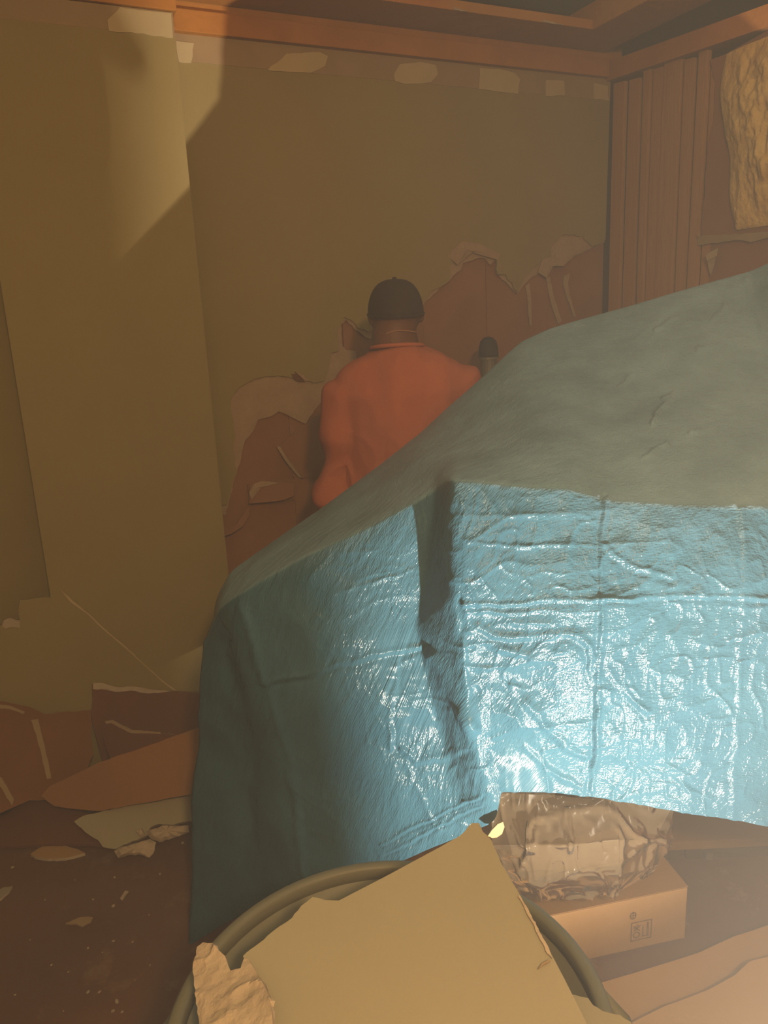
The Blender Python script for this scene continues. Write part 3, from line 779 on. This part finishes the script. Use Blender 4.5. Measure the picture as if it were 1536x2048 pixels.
    shp = [
        loft([ring(0, 0.0, 0.86, .195, .145), ring(0, 0, 0.98, .190, .145), ring(0, 0, 1.12, .188, .140), ring(0.003, -.005, 1.27, .198, .142), ring(0.010, -0.008, 1.37, .215, .132), ring(0.018, -0.004, 1.43, .205, .112), ring(0.016, 0.0, 1.464, .165, .10), ring(0.006, 0.006, 1.490, .112, .088), ring(0, 0.012, 1.508, .084, .080)]),
        tube([shL + Vector((.09, 0, .01)), shL + Vector((.0, 0, -.012)), (shL * 0.55 + elL * 0.45), elL + Vector((0, -.01, .0)), (elL + wrL) / 2, wrL - (wrL - elL).normalized() * 0.01], [.075, .076, .074, .068, .056, .042]),
        tube([shR + Vector((-.09, 0, .01)), shR + Vector((.0, 0, -.012)), (shR * 0.55 + elR * 0.45), elR + Vector((0, -.01, .0)), (elR + wrR) / 2, wrR - (wrR - elR).normalized() * 0.01], [.075, .076, .074, .068, .056, .042]),
    ]
    fuse('shirt', shp, 0.007, SHIRT, root, 22, shirt_disp)
    # collar ribbing
    cl = [M @ p for p in ring(-.002, 0.012, 1.512, .083, .078, 32, tilt=-0.12)]
    link('collar', tube_mesh('collar', cl + [cl[0], cl[1]], 0.007, 8, False), SHIRT, root, smooth=True)
    # pants and boots
    pp = []
    for s in (-1, 1):
        pp.append(tube([(s * .08, 0, .97), (s * .088, 0.0, .78), (s * .098, 0.01, .48), (s * .103, -0.005, .28), (s * .106, -0.02, .05)], [.105, .105, .085, .078, .075]))
    pp.append(loft([ring(0, 0, .84, .165, .125), ring(0, 0, .92, .175, .13), ring(0, 0, 1.0, .165, .12)]))
    fuse('trousers', pp, 0.009, PANTS, root, 6)
    for s in (-1, 1):
        fuse('boot', [tube([(s * .107, -0.075, .045), (s * .109, 0.03, .05), (s * .112, 0.12, .042), (s * .113, 0.185, .034)], [.045, .05, .047, .032]), tube([(s * .106, -0.03, .05), (s * .106, -0.025, .14)], [.052, .058])], 0.007, BOOT, root, 4,
             lambda co: np.zeros(len(co)))
    # cap: dome, band, brim towards the wall
    hz = 1.618
    dome = []
    for i in range(11):
        t = i / 10 * math.pi / 2
        dome.append([M @ p for p in ring(hc[0], hc[1], hz + math.sin(t) * .112 - 0.002, max(.004, .0885 * math.cos(t) ** 0.72), max(.004, .107 * math.cos(t) ** 0.72), 40, tilt=0.10 * math.cos(t))])
    v, f = loft(dome); cap = link('cap', newmesh('cap', v, f), CAPM, root, smooth=True)
    band = [M @ p for p in ring(hc[0], hc[1], hz, .0885, .107, 40, tilt=0.10)]
    link('cap_band', tube_mesh('cap_band', band + [band[0], band[1]], 0.004, 6, False), CAPM, cap, smooth=True)
    br = []
    for i in range(7):
        q = i / 6
        br.append([M @ Vector((hc[0] + math.sin(a) * (.084 - 0.01 * q), hc[1] + math.cos(a) * .10 + q * .075 * math.cos(a), hz + 0.012 - q * .02 - 0.05 * math.sin(a) ** 2 * q)) for a in np.linspace(-1.15, 1.15, 15)])
    v = [p for r in br for p in r]; f = [(i * 15 + k, i * 15 + k + 1, (i + 1) * 15 + k + 1, (i + 1) * 15 + k) for i in range(6) for k in range(14)]
    brim = link('cap_brim', newmesh('cap_brim', v, f), CAPM, cap, smooth=True)
    so = brim.modifiers.new('t', 'SOLIDIFY'); so.thickness = 0.003
    link('cap_button', tube_mesh('cap_button', [M @ Vector((hc[0], hc[1], hz + .108)), M @ Vector((hc[0], hc[1], hz + .116))], [.008, .006], 10), CAPM, cap)
    # thin pale strap round the back of the neck
    st = []
    for i in range(21):
        a = -math.pi * 0.90 + i / 20 * math.pi * 0.74
        st.append(M @ Vector((hc[0] - 0.004 + .0700 * math.cos(a), 0.024 + .0735 * math.sin(a), 1.566 - .024 * abs(math.cos(a)) ** 1.6 * (1 if math.cos(a) < 0 else 0.5))))
    link('neck_strap', tube_mesh('neck_strap', st, 0.0022, 6), STRAPM, root)
    for s in (-1, 1):
        v, f = ball((hc[0] + s * .03, hc[1] + .088, 1.632), .011, .011, .009, 8)
        link('eye', newmesh('eye', [M @ p for p in v], f), EYEM, root, smooth=True)
person()

# capped pipe stub on the torn wall, beside the man's shoulder
def pipe_stub():
    c = PY(977, 722, 3.20)
    wallp = c + NV * ((W(0, 0.02, 0) - c).dot(NV))
    t = empty('pipe_stub', c - Vector((0, 0, 0.05)))
    tag(t, 'dark rounded cap on a grey stub beside the man, against torn brown wall', 'pipe')
    dirn = (wallp - c).normalized()
    link('pipe', tube_mesh('pipe', [c + Vector((0, 0, -0.16)), c + Vector((0, 0, -0.02)), c + Vector((0, 0, 0.035))], [0.034, 0.034, 0.036], 18), STEEL, t, smooth=False)
    cap = lathe('cap', [(0.0, 0.086), (0.018, 0.082), (0.032, 0.068), (0.039, 0.045), (0.041, 0.02), (0.041, 0.0), (0.036, -0.004)], c + Vector((0, 0, 0.012)), 24, BLACK, t)
    link('clamp', tube_mesh('clamp', [c + Vector((0, 0, 0.008)), c + Vector((0, 0, 0.016))], 0.0425, 20), STEEL, t)
    link('bracket', tube_mesh('bracket', [c + Vector((0, 0, -0.08)), wallp + Vector((0, 0, -0.08))], 0.012, 8), STEEL, t)
pipe_stub()

# ------------------------------------------------------------------ rubble at the left
DW = [GREEN, GYPSUM, KRAFT2]
DWB = [KRAFT2, GYPSUM, GREEN]
DWD = [KRAFT3, GYPSUM, GREEN]
def piece(name, px, pl, thick, mats, label, cat, amp=1.5, step=12, skip=(), seed=1):
    r_ = random.Random(seed)
    pts = [PP(q[0], q[1], *pl) for q in jag(px, amp, step, r_, skip)]
    for p in pts: p.z = max(p.z, 0.002 + thick * 0.6)
    o = slab(name, pts, thick, mats)
    if label: tag(o, label, cat)
    return o
# sheet leaning against the column foot, brown side out
pl = plane3(PP(185, 1370, W(0, -0.20, 0), NV), PP(390, 1385, W(0, -0.20, 0), NV), PZ(200, 1560, 0.02))
o = piece('drywall_offcut', [(185, 1368), (215, 1372), (232, 1378), (262, 1377), (310, 1383), (352, 1382), (430, 1390), (430, 1560), (215, 1560), (183, 1440)], pl, 0.012, DWD,
      'brown-backed drywall offcut with pale torn top edge leaning on the column', 'drywall', 1.2, 9, (5, 6, 7, 8), 2)
slab('torn_edge', [PP(q[0], q[1], pl[0] - NV * 0.003, pl[1]) for q in jag([(186, 1366), (205, 1366), (232, 1374), (264, 1373), (312, 1380), (344, 1382), (316, 1386), (290, 1386), (262, 1381), (232, 1384), (210, 1379), (186, 1378)], 1.0, 8, rnd)], 0.003, GYPSUM, o)
# large brown sheet on the far left
pl = plane3(PP(0, 1405, W(0, -0.22, 0), NV), PP(180, 1421, W(0, -0.22, 0), NV), PZ(60, 1622, 0.06))
o = piece('drywall_sheet', [(-120, 1395), (0, 1402), (60, 1414), (90, 1428), (182, 1420), (182, 1460), (186, 1510), (150, 1600), (60, 1600), (-120, 1680)], pl, 0.012, DWB,
      'wide brown-backed drywall sheet lying at the left edge of the picture', 'drywall', 1.2, 14, (0, 8, 9), 3)
for pts in ([(62, 1440), (76, 1438), (86, 1480), (96, 1520), (102, 1556), (94, 1558), (84, 1516), (74, 1476)], [(-10, 1548), (4, 1556), (28, 1598), (24, 1612), (-2, 1570)], [(-10, 1408), (22, 1412), (50, 1424), (46, 1428), (18, 1418), (-10, 1416)]):
    slab('torn_edge', [PP(q[0], q[1], pl[0] - NV * 0.004 + Vector((0, 0, 0.002)), pl[1]) for q in jag(pts, 1.0, 9, rnd)], 0.002, PALE, o)
# lower brown triangle in front of the leaning offcut
pl = plane3(PZ(210, 1446, 0.25), PZ(385, 1475, 0.21), PZ(225, 1560, 0.08))
o = piece('drywall_offcut', [(208, 1444), (222, 1440), (240, 1449), (262, 1460), (300, 1463), (340, 1468), (392, 1474), (392, 1560), (235, 1560), (214, 1500), (204, 1460)], pl, 0.010, DWD,
      'small brown drywall offcut wedged between two larger ones by the column', 'drywall', 1.2, 9, (6, 7, 8), 4)
slab('torn_edge', [PP(q[0], q[1], pl[0] + Vector((0.0, -0.004, 0.003)), pl[1]) for q in jag([(210, 1442), (226, 1440), (242, 1450), (264, 1460), (320, 1464), (322, 1468), (262, 1466), (238, 1455), (222, 1446), (212, 1448)], 0.8, 8, rnd)], 0.002, PALE, o)
# long brown board on top of the rubble
pl = plane3(PZ(90, 1590, 0.15), PZ(385, 1466, 0.36), PZ(210, 1622, 0.13))
piece('drywall_sheet', [(82, 1592), (100, 1572), (200, 1524), (300, 1490), (372, 1464), (440, 1440), (440, 1580), (382, 1588), (200, 1622), (150, 1618), (108, 1612)], pl, 0.013, [KRAFT4, GYPSUM, GREEN],
      'long warm brown drywall strip slanting up to the right beside the tarp', 'drywall', 0.8, 16, (4, 5, 6), 5)
# dark board under it
pl = plane3(PZ(20, 1640, 0.035), PZ(200, 1640, 0.045), PZ(120, 1720, 0.016))
piece('fibreboard_sheet', [(-60, 1640), (10, 1632), (40, 1606), (62, 1592), (110, 1600), (180, 1630), (230, 1690), (130, 1686), (30, 1692), (-60, 1700)], pl, 0.012, KRAFT3,
      'dark brown board lying low beneath the drywall strip at left', 'board', 1.0, 16, (), 6)
# green piece with torn gypsum edge
pl = plane3(PZ(150, 1642, 0.10), PZ(380, 1585, 0.15), PZ(215, 1698, 0.045))
g = piece('drywall_offcut', [(148, 1643), (166, 1632), (200, 1624), (290, 1604), (382, 1582), (430, 1574), (430, 1650), (378, 1642), (345, 1650), (318, 1648), (300, 1655), (296, 1668), (282, 1676), (246, 1690), (232, 1698), (206, 1694), (196, 1680), (170, 1664)], pl, 0.014, DW,
      'green-faced drywall offcut with crumbling gypsum edge left of the tarp', 'drywall', 1.2, 9, (3, 4, 5), 7)
def chunk(px, base, th, seed, amp, parent):
    r_ = random.Random(seed)
    pts = [PP(q[0], q[1], *base) for q in jag(px, amp, 6, r_)]
    nn = base[1] if base[1].z > 0 else -base[1]
    P = pts; k = len(P); c = sum(P, Vector()) / k
    v = list(P) + [p * 0.75 + c * 0.25 + nn * th * r_.uniform(0.7, 1.3) for p in P] + [p - nn * 0.006 for p in P] + [c + nn * th * 1.1, c - nn * 0.006]
    f = []
    for i in range(k):
        j = (i + 1) % k
        f += [(i, j, k + j, k + i), (k + i, k + j, 3 * k), (2 * k + j, 2 * k + i, 3 * k + 1), (2 * k + i, 2 * k + j, j, i)]
    return link('gypsum_chunk', newmesh('gypsum_chunk', v, f), GYPSUM, parent)
up = Vector((0, 0, 0.012))
plc = (pl[0] + Vector((0, -0.02, -0.012)), pl[1])
chunk([(228, 1702), (240, 1694), (262, 1688), (300, 1678), (312, 1684), (306, 1706), (298, 1715), (275, 1708), (250, 1712), (236, 1716)], plc, 0.010, 11, 1.2, g)
chunk([(290, 1664), (304, 1658), (330, 1650), (346, 1652), (376, 1650), (378, 1664), (350, 1674), (318, 1684), (300, 1676)], plc, 0.014, 12, 1.2, g)
chunk([(272, 1664), (284, 1656), (290, 1668), (282, 1676)], plc, 0.012, 13, 0.6, g)
# scraps lying on the floor
def scrap(px, label, mats, seed, th=0.006, lift=0.004, cat='scrap'):
    r_ = random.Random(seed)
    pts = [PZ(q[0], q[1], lift + th) for q in jag(px, 0.8, 8, r_)]
    return tag(slab('drywall_scrap', pts, th, mats), label, cat)
scrap([(61, 1708), (78, 1696), (98, 1688), (130, 1691), (155, 1698), (170, 1706), (130, 1716), (96, 1717), (70, 1713)], 'leaf-shaped tan drywall scrap on floor below the dark board', [CARD, GYPSUM, GREEN], 21, 0.01)
scrap([(131, 1846), (146, 1840), (160, 1834), (186, 1834), (182, 1842), (165, 1852), (150, 1846)], 'pointed pale scrap alone on the brown floor, left of the tarp', [PALE, PALE, PALE], 22, 0.005)
scrap([(-10, 1782), (8, 1774), (25, 1772), (18, 1784), (2, 1798), (-10, 1800)], 'olive scrap on the floor cut by the left picture edge', [GREEN, GYPSUM, GREEN], 23)
scrap([(240, 1796), (250, 1781), (257, 1782), (252, 1788), (244, 1800)], 'thin slanting pale splinter on the floor near the tarp', [GYPSUM] * 3, 24, 0.004)
def crumbs():
    r_ = random.Random(99)
    spots = [(229, 1755, 5), (227, 1812, 7), (186, 1799, 5), (25, 1735, 6), (176, 1896, 5), (227, 1882, 5), (103, 1930, 5), (137, 1944, 4), (234, 2003, 9), (226, 2022, 7), (244, 2024, 6), (199, 1984, 6), (176, 1984, 7),
             (265, 1884, 4), (298, 1830, 3), (90, 1800, 3), (320, 1748, 4), (127, 2022, 3), (205, 1905, 3), (60, 1880, 3), (300, 1930, 4), (150, 1760, 3), (365, 1686, 6), (270, 1960, 3), (30, 1990, 4)]
    base = []
    for s in range(3):
        k = 7; P = []
        for j in range(k):
            a = 2 * math.pi * j / k; P.append((math.cos(a) * r_.uniform(0.6, 1.1), math.sin(a) * r_.uniform(0.6, 1.1), 0.0))
        Q = [(x * 0.6, y * 0.6, r_.uniform(0.5, 0.8)) for x, y, z in P]
        f = [(j, (j + 1) % k, k + (j + 1) % k, k + j) for j in range(k)] + [tuple(range(k, 2 * k)), tuple(range(k))[::-1]]
        me = newmesh('plaster_crumb', P + Q, f); me.materials.append(GYPSUM); base.append(me)
    for i, (x, y, s) in enumerate(spots):
        o = bpy.data.objects.new('plaster_crumb', base[i % 3]); COL.objects.link(o)
        p = PZ(x, y, 0.001); o.location = p; sc = s / FPX * p.length * 0.8
        o.scale = (sc, sc * 0.8, sc * 0.7); o.rotation_euler.z = r_.uniform(0, 6)
        tag(o, 'tiny pale plaster crumb on the brown floor', 'crumb', 'plaster crumbs scattered on the floor')
crumbs()

# ------------------------------------------------------------------ bin with drywall in it
BC = Vector((-0.025, 0.822, 0)); BR = 0.284; RIM = 0.72
def trash_bin():
    t = empty('trash_bin', BC)
    tag(t, 'round grey plastic rubbish bin in the foreground, full of broken drywall', 'bin')
    lathe('body', [(0.0, 0.012), (BR - 0.07, 0.012), (BR - 0.012, RIM - 0.012), (BR - 0.004, RIM - 0.012), (BR - 0.062, 0.0), (0.0, 0.0)], BC, 72, BINM, t)
    lathe('rim', [(BR - 0.013, RIM - 0.02), (BR - 0.013, RIM - 0.002), (BR - 0.010, RIM + 0.003), (BR + 0.002, RIM + 0.003), (BR + 0.007, RIM - 0.002), (BR + 0.007, RIM - 0.03), (BR + 0.002, RIM - 0.032), (BR - 0.004, RIM - 0.03)], BC, 72, BINM, t, True)
    for s in (-1, 1):
        a = math.radians(0 if s > 0 else 180)
        c = BC + Vector((math.cos(a) * (BR + 0.01), math.sin(a) * (BR + 0.01), RIM - 0.09))
        link('handle', tube_mesh('handle', [c + Vector((0, -0.06, 0.04)), c + Vector((s * 0.035, -0.05, 0)), c + Vector((s * 0.035, 0.05, 0)), c + Vector((0, 0.06, 0.04))], 0.010, 8), BINM, t, smooth=True)
trash_bin()
# big green sheet standing slanted in the bin
plb = plane3(PZ(500, 1915, 0.80), PZ(945, 1652, 0.86), PZ(1150, 2000, 0.78))
bigpx = [(486, 1912), (520, 1885), (560, 1852), (584, 1836), (602, 1812), (625, 1794), (650, 1800), (678, 1801), (780, 1748), (880, 1694), (912, 1676), (930, 1662), (944, 1646), (958, 1646), (966, 1664), (984, 1682), (1000, 1722),
         (1040, 1790), (1088, 1880), (1130, 1960), (1180, 2060), (1220, 2140), (520, 2140), (540, 2080), (545, 2020), (532, 1970), (512, 1944), (494, 1934)]
big = piece('drywall_sheet', bigpx, plb, 0.013, [GREEN, GYPSUM, KRAFT2], 'large green-faced drywall sheet with broken corner sticking out of the bin', 'drywall', 1.3, 10, (7, 8, 16, 17, 18, 19, 20, 21, 22), 31)
slab('torn_paper_strip', [PP(q[0], q[1], plb[0] + Vector((0, 0, 0.004)), plb[1]) for q in jag([(1040, 1790), (1060, 1826), (1086, 1876), (1098, 1896), (1104, 1916), (1094, 1906), (1084, 1884), (1062, 1840), (1036, 1792)], 1.5, 7, rnd)], 0.003, GYPSUM, big)
slab('torn_paper_strip', [PP(q[0], q[1], plb[0] + Vector((0, 0, 0.006)), plb[1]) for q in [(1076, 1938), (1084, 1926), (1098, 1919), (1101, 1922), (1086, 1930)]], 0.002, PALE, big)
# white torn gypsum piece on the left rim
def torn_white():
    px = jag([(386, 1936), (394, 1912), (396, 1896), (408, 1887), (428, 1890), (438, 1902), (450, 1912), (458, 1938), (478, 1932), (484, 1912), (494, 1914), (508, 1938), (524, 1962), (538, 1990), (546, 2030), (546, 2120), (402, 2120), (398, 2050), (392, 1990)], 1.3, 8, random.Random(41), (14, 15, 16))
    pl_ = plane3(PZ(390, 1936, 0.79), PZ(530, 1960, 0.815), PZ(470, 2100, 0.79))
    P = [PP(q[0], q[1], *pl_) for q in px]
    n_ = pl_[1] if pl_[1].z > 0 else -pl_[1]
    bm = bmesh.new()
    vs = [bm.verts.new(p) for p in P]; fc = bm.faces.new(vs)
    bmesh.ops.triangulate(bm, faces=[fc])
    for _ in range(4):
        bmesh.ops.subdivide_edges(bm, edges=[e for e in bm.edges if e.calc_length() > 0.008], cuts=1, use_grid_fill=True)
        bmesh.ops.triangulate(bm, faces=[f for f in bm.faces if len(f.verts) > 3])
    me = bpy.data.meshes.new('torn_gypsum_sheet'); bm.to_mesh(me); bm.free()
    co = get_co(me)
    h = 0.006 * noise3(co * 16, 51) + 0.004 * np.clip(ridged(co * 22 + 0.5 * noise3(co * 9, 53)[:, None], 52), 0, 1) ** 2 + 0.0015 * noise3(co * 70, 54)
    set_co(me, co + np.array(n_)[None] * h[:, None])
    bm = bmesh.new(); bm.from_mesh(me); bmesh.ops.recalc_face_normals(bm, faces=bm.faces)
    if sum(f.normal.z for f in bm.faces) < 0: bmesh.ops.reverse_faces(bm, faces=bm.faces)
    bm.to_mesh(me); bm.free()
    o = link('torn_gypsum_sheet', me, GYPSUM, None, smooth=False)
    so = o.modifiers.new('t', 'SOLIDIFY'); so.thickness = 0.007; so.offset = -1
    tag(o, 'torn whitish gypsum piece with ragged edge over the left rim of the bin', 'drywall')
torn_white()
# smaller sheet inside the bin at the right
pli = plane3(PZ(1090, 1975, 0.748), PZ(1200, 1990, 0.752), PZ(1150, 2080, 0.745))
piece('drywall_offcut', [(1100, 1978), (1125, 1984), (1150, 1990), (1176, 1996), (1186, 2010), (1205, 2022), (1240, 2030), (1262, 2044), (1270, 2060), (1200, 2100), (1120, 2100)], pli, 0.011, [GREEN, GYPSUM, KRAFT2],
      'small drywall offcut low at the right side of the bin', 'drywall', 1.2, 9, (8, 9, 10), 33)
# cream tab under the corner of the tarp
tag(slab('cream_tab', [PY(q[0], q[1], 1.425) for q in [(976, 1672), (984, 1660), (996, 1648), (1006, 1644), (1009, 1654), (1004, 1668), (994, 1675), (984, 1676)]], 0.004, CREAM), 'small rounded cream tab under the lowest corner of the tarp', 'tab')

# ------------------------------------------------------------------ boxes, bag and added cabinet under the tarp
def carton():
    a = PZ(1190, 1916, 0.005); b_ = PZ(1370, 1876, 0.005)
    ax = (b_ - a); ax.z = 0; ln = 0.42; e = ax.normalized()
    nrm = Vector((-e.y, e.x, 0))
    hgt = 0.155
    o = b_ - e * ln
    t = empty('cardboard_box', o + e * ln / 2 + nrm * 0.12 - Vector((0, 0, 0.005)))
    tag(t, 'brown cardboard box with a stamped square mark under the tarp edge', 'box')
    box('body', o + Vector((0, 0, -0.001)), e * ln, nrm * 0.26, Vector((0, 0, hgt)), CARD, t, 0.004)
    # top flap, split along the middle
    slab('flap', [o + Vector((0, 0, hgt + 0.003)), o + e * ln + Vector((0, 0, hgt + 0.003)), o + e * ln + nrm * 0.125 + Vector((0, 0, hgt + 0.006)), o + nrm * 0.125 + Vector((0, 0, hgt + 0.006))], 0.003, [CARD, CARDIN, CARDIN], t, side=Vector((0, 0, 1)))
    slab('flap', [o + nrm * 0.13 + Vector((0, 0, hgt + 0.006)), o + e * ln + nrm * 0.13 + Vector((0, 0, hgt + 0.006)), o + e * ln + nrm * 0.255 + Vector((0, 0, hgt + 0.003)), o + nrm * 0.255 + Vector((0, 0, hgt + 0.003))], 0.003, [CARD, CARDIN, CARDIN], t, side=Vector((0, 0, 1)))
    # stamped mark: square with glyph strokes, and a small round one above it
    N0 = -nrm; fo = o + N0 * 0.0012
    def stroke(x0, y0, x1, y1, w, name='printed_mark'):
        p, q = Vector((x0, y0)), Vector((x1, y1)); d_ = (q - p).normalized() * w / 2; s_ = Vector((-d_.y, d_.x))
        pts = [p - d_ + s_, p - d_ - s_, q + d_ - s_, q + d_ + s_]
        return [fo + e * (ln - 0.03 + c.x * 1.12) + Vector((0, 0, c.y * 1.08)) for c in pts]
    V = []; F = []
    def add(*a_):
        k = len(V); V.extend(stroke(*a_)); F.append((k, k + 1, k + 2, k + 3))
    x0, x1, y0, y1, w = -0.112, -0.062, 0.026, 0.076, 0.003
    for s_ in ((x0, y0, x1, y0), (x1, y0, x1, y1), (x1, y1, x0, y1), (x0, y1, x0, y0)): add(*s_, w)
    add(-0.071, 0.034, -0.071, 0.068, 0.005); add(-0.083, 0.034, -0.083, 0.062, 0.003); add(-0.077, 0.034, -0.083, 0.034, 0.003)
    for i in range(8):
        a0, a1 = i * math.pi / 4, (i + 1) * math.pi / 4
        add(-0.099 + 0.008 * math.cos(a0), 0.041 + 0.008 * math.sin(a0), -0.099 + 0.008 * math.cos(a1), 0.041 + 0.008 * math.sin(a1), 0.0025)
        add(-0.109 + 0.007 * math.cos(a0), 0.097 + 0.009 * math.sin(a0), -0.109 + 0.007 * math.cos(a1), 0.097 + 0.009 * math.sin(a1), 0.003)
    add(-0.106, 0.066, -0.092, 0.052, 0.003); add(-0.104, 0.054, -0.090, 0.066, 0.003); add(-0.106, 0.060, -0.096, 0.068, 0.0025); add(-0.116, 0.097, -0.102, 0.097, 0.0025); add(-0.109, 0.088, -0.109, 0.106, 0.0025)
    link('printed_mark', newmesh('printed_mark', V, F), INK, t)
    return o, e, nrm, hgt, ln
bx_o, bx_e, bx_n, bx_h, bx_l = carton()
def small_carton():
    o = bx_o - bx_e * 0.30 + Vector((0, 0.0, 0)); e = Vector((1, 0.02, 0)).normalized(); n_ = Vector((-0.02, 1, 0))
    t = empty('cardboard_box', Vector((o.x + 0.1, o.y + 0.1, 0)))
    tag(t, 'open cardboard box half hidden behind the bin, beside the stamped box', 'box')
    box('body', Vector((o.x, o.y, 0.002)), e * 0.26, n_ * 0.20, Vector((0, 0, 0.15)), CARD, t, 0.003)
    slab('flap', [Vector((o.x, o.y, 0.154)), Vector((o.x, o.y, 0.154)) + e * 0.26, Vector((o.x, o.y - 0.03, 0.185)) + e * 0.26 + n_ * 0.10, Vector((o.x, o.y - 0.03, 0.185)) + n_ * 0.10], 0.003, CARD, t, side=Vector((0, 0, 1)))
small_carton()
def cabinet():
    # dark cabinet added for the shade under the tarp; left part blocks lamp light
    a = PY(1345, 1690, 1.98); zt = a.z
    t = empty('shade_cabinet', Vector((0.72, 2.2, 0)))
    tag(t, 'dark cabinet added in place of the shadow under the tarp', 'cabinet')
    box('body', Vector((-0.22, 1.98, 0.0)), Vector((1.59, 0, 0)), Vector((0, 0.33, 0)), Vector((0, 0, zt)), SHADEWOOD, t, 0.004)
    for i in range(3):
        x = -0.19 + i * 0.52
        d_ = box('door', Vector((x, 1.964, 0.05)), Vector((0.50, 0, 0)), Vector((0, 0.014, 0)), Vector((0, 0, zt - 0.09)), SHADEWOOD, t, 0.003)
        link('knob', tube_mesh('knob', [Vector((x + (0.44 if i == 0 else 0.06), 1.964, zt * 0.6)), Vector((x + (0.44 if i == 0 else 0.06), 1.94, zt * 0.6))], [0.008, 0.012], 10), STEEL, d_)
    box('countertop', Vector((-0.24, 1.955, zt)), Vector((1.64, 0, 0)), Vector((0, 0.37, 0)), Vector((0, 0, 0.028)), CARDIN, t, 0.003)
    return zt
CZ = cabinet()
def bag():
    # clear film bag slumped on the boxes, gathered under the tarp
    nu, nv = 150, 110
    top = [(985, 1560, 1.62), (1050, 1565, 1.60), (1140, 1575, 1.60), (1230, 1585, 1.60), (1345, 1610, 1.66)]
    mid = [(985, 1690, 1.56), (1060, 1690, 1.50), (1140, 1690, 1.48), (1240, 1680, 1.50), (1340, 1680, 1.60)]
    low = [(1015, 1755, 1.58), (1070, 1755, 1.51), (1150, 1755, 1.50), (1240, 1752, 1.51), (1318, 1728, 1.60)]
    bot = [(1030, 1786, 1.64), (1080, 1790, 1.58), (1150, 1792, 1.57), (1230, 1784, 1.57), (1290, 1752, 1.63)]
    bak = [(1035, 1740, 1.72), (1080, 1740, 1.72), (1150, 1738, 1.72), (1230, 1730, 1.72), (1290, 1715, 1.72)]
    bk2 = [(990, 1590, 1.74), (1060, 1590, 1.74), (1140, 1595, 1.74), (1230, 1600, 1.74), (1340, 1620, 1.72)]
    R = np.array([[tuple(PY(*q)) for q in r] for r in (top, mid, low, bot, bak, bk2)])
    vk = np.linspace(0, 1, 6); uk = np.linspace(0, 1, 5)
    vs = np.linspace(0, 1, nv); us = np.linspace(0, 1, nu)
    def li(x, xk, Y):
        i = np.clip(np.searchsorted(xk, x, 'right') - 1, 0, len(xk) - 2); t = (x - xk[i]) / (xk[i + 1] - xk[i]); t = t * t * (3 - 2 * t)
        t = t.reshape((-1,) + (1,) * (Y.ndim - 1)); return Y[i] * (1 - t) + Y[i + 1] * t
    A = li(vs, vk, R); A = np.swapaxes(li(us, uk, np.swapaxes(A, 0, 1)), 0, 1)
    P = A.reshape(-1, 3)
    du = np.gradient(A, axis=1); dv = np.gradient(A, axis=0); N_ = np.cross(dv, du); N_ /= np.linalg.norm(N_, axis=2, keepdims=True) + 1e-9
    N_ = N_.reshape(-1, 3)
    wp = P + 0.04 * np.stack([noise3(P * 9, 61), noise3(P * 9, 62), noise3(P * 9, 63)], 1)
    h = 0.010 * np.clip(ridged(wp * np.array([12, 12, 7.0]), 64), 0, 1) ** 3 + 0.006 * np.clip(ridged(wp * np.array([30, 30, 16.0]), 65), 0, 1) ** 3 + 0.004 * noise3(wp * 12, 66)
    P = P + N_ * h[:, None]
    f = [(j * nu + i, j * nu + i + 1, (j + 1) * nu + i + 1, (j + 1) * nu + i) for j in range(nv - 1) for i in range(nu - 1)]
    o = link('plastic_bag', newmesh('plastic_bag', P, f), FILM, None, smooth=True)
    tag(o, 'crumpled clear plastic bag hanging below the tarp hem onto boxes', 'bag')
bag()
# pale boards lying at the lower right
pl = plane3(PZ(1200, 1970, 0.03), PZ(1536, 1852, 0.05), PZ(1536, 2040, 0.02))
piece('cardboard_sheet', [(1170, 1978), (1200, 1966), (1300, 1936), (1400, 1904), (1470, 1872), (1536, 1850), (1660, 1810), (1660, 2150), (1300, 2150), (1210, 2060)], pl, 0.012, [CARD, CARDIN, CARDIN],
      'wide tan cardboard sheet lying on the floor at the lower right', 'cardboard', 0.8, 30, (), 35)
pl = plane3(PZ(1290, 2010, 0.06), PZ(1536, 1960, 0.075), PZ(1536, 2060, 0.05))
piece('cardboard_sheet', [(1262, 2046), (1330, 2012), (1420, 1978), (1470, 1950), (1500, 1922), (1660, 1880), (1660, 2150), (1280, 2150)], pl, 0.010, [CARD, CARDIN, CARDIN],
      'second tan cardboard sheet overlapping the wide one, nearest the right corner', 'cardboard', 0.8, 30, (), 36)

# ------------------------------------------------------------------ plaster dust hanging in the air
def haze():
    nt = world.node_tree
    vs = nt.nodes.new('ShaderNodeVolumeScatter'); vs.inputs['Color'].default_value = (0.95, 0.94, 0.93, 1)
    vs.inputs['Density'].default_value = HAZE; vs.inputs['Anisotropy'].default_value = 0.15
    nt.links.new(vs.outputs[0], nt.nodes['World Output'].inputs['Volume'])
haze()
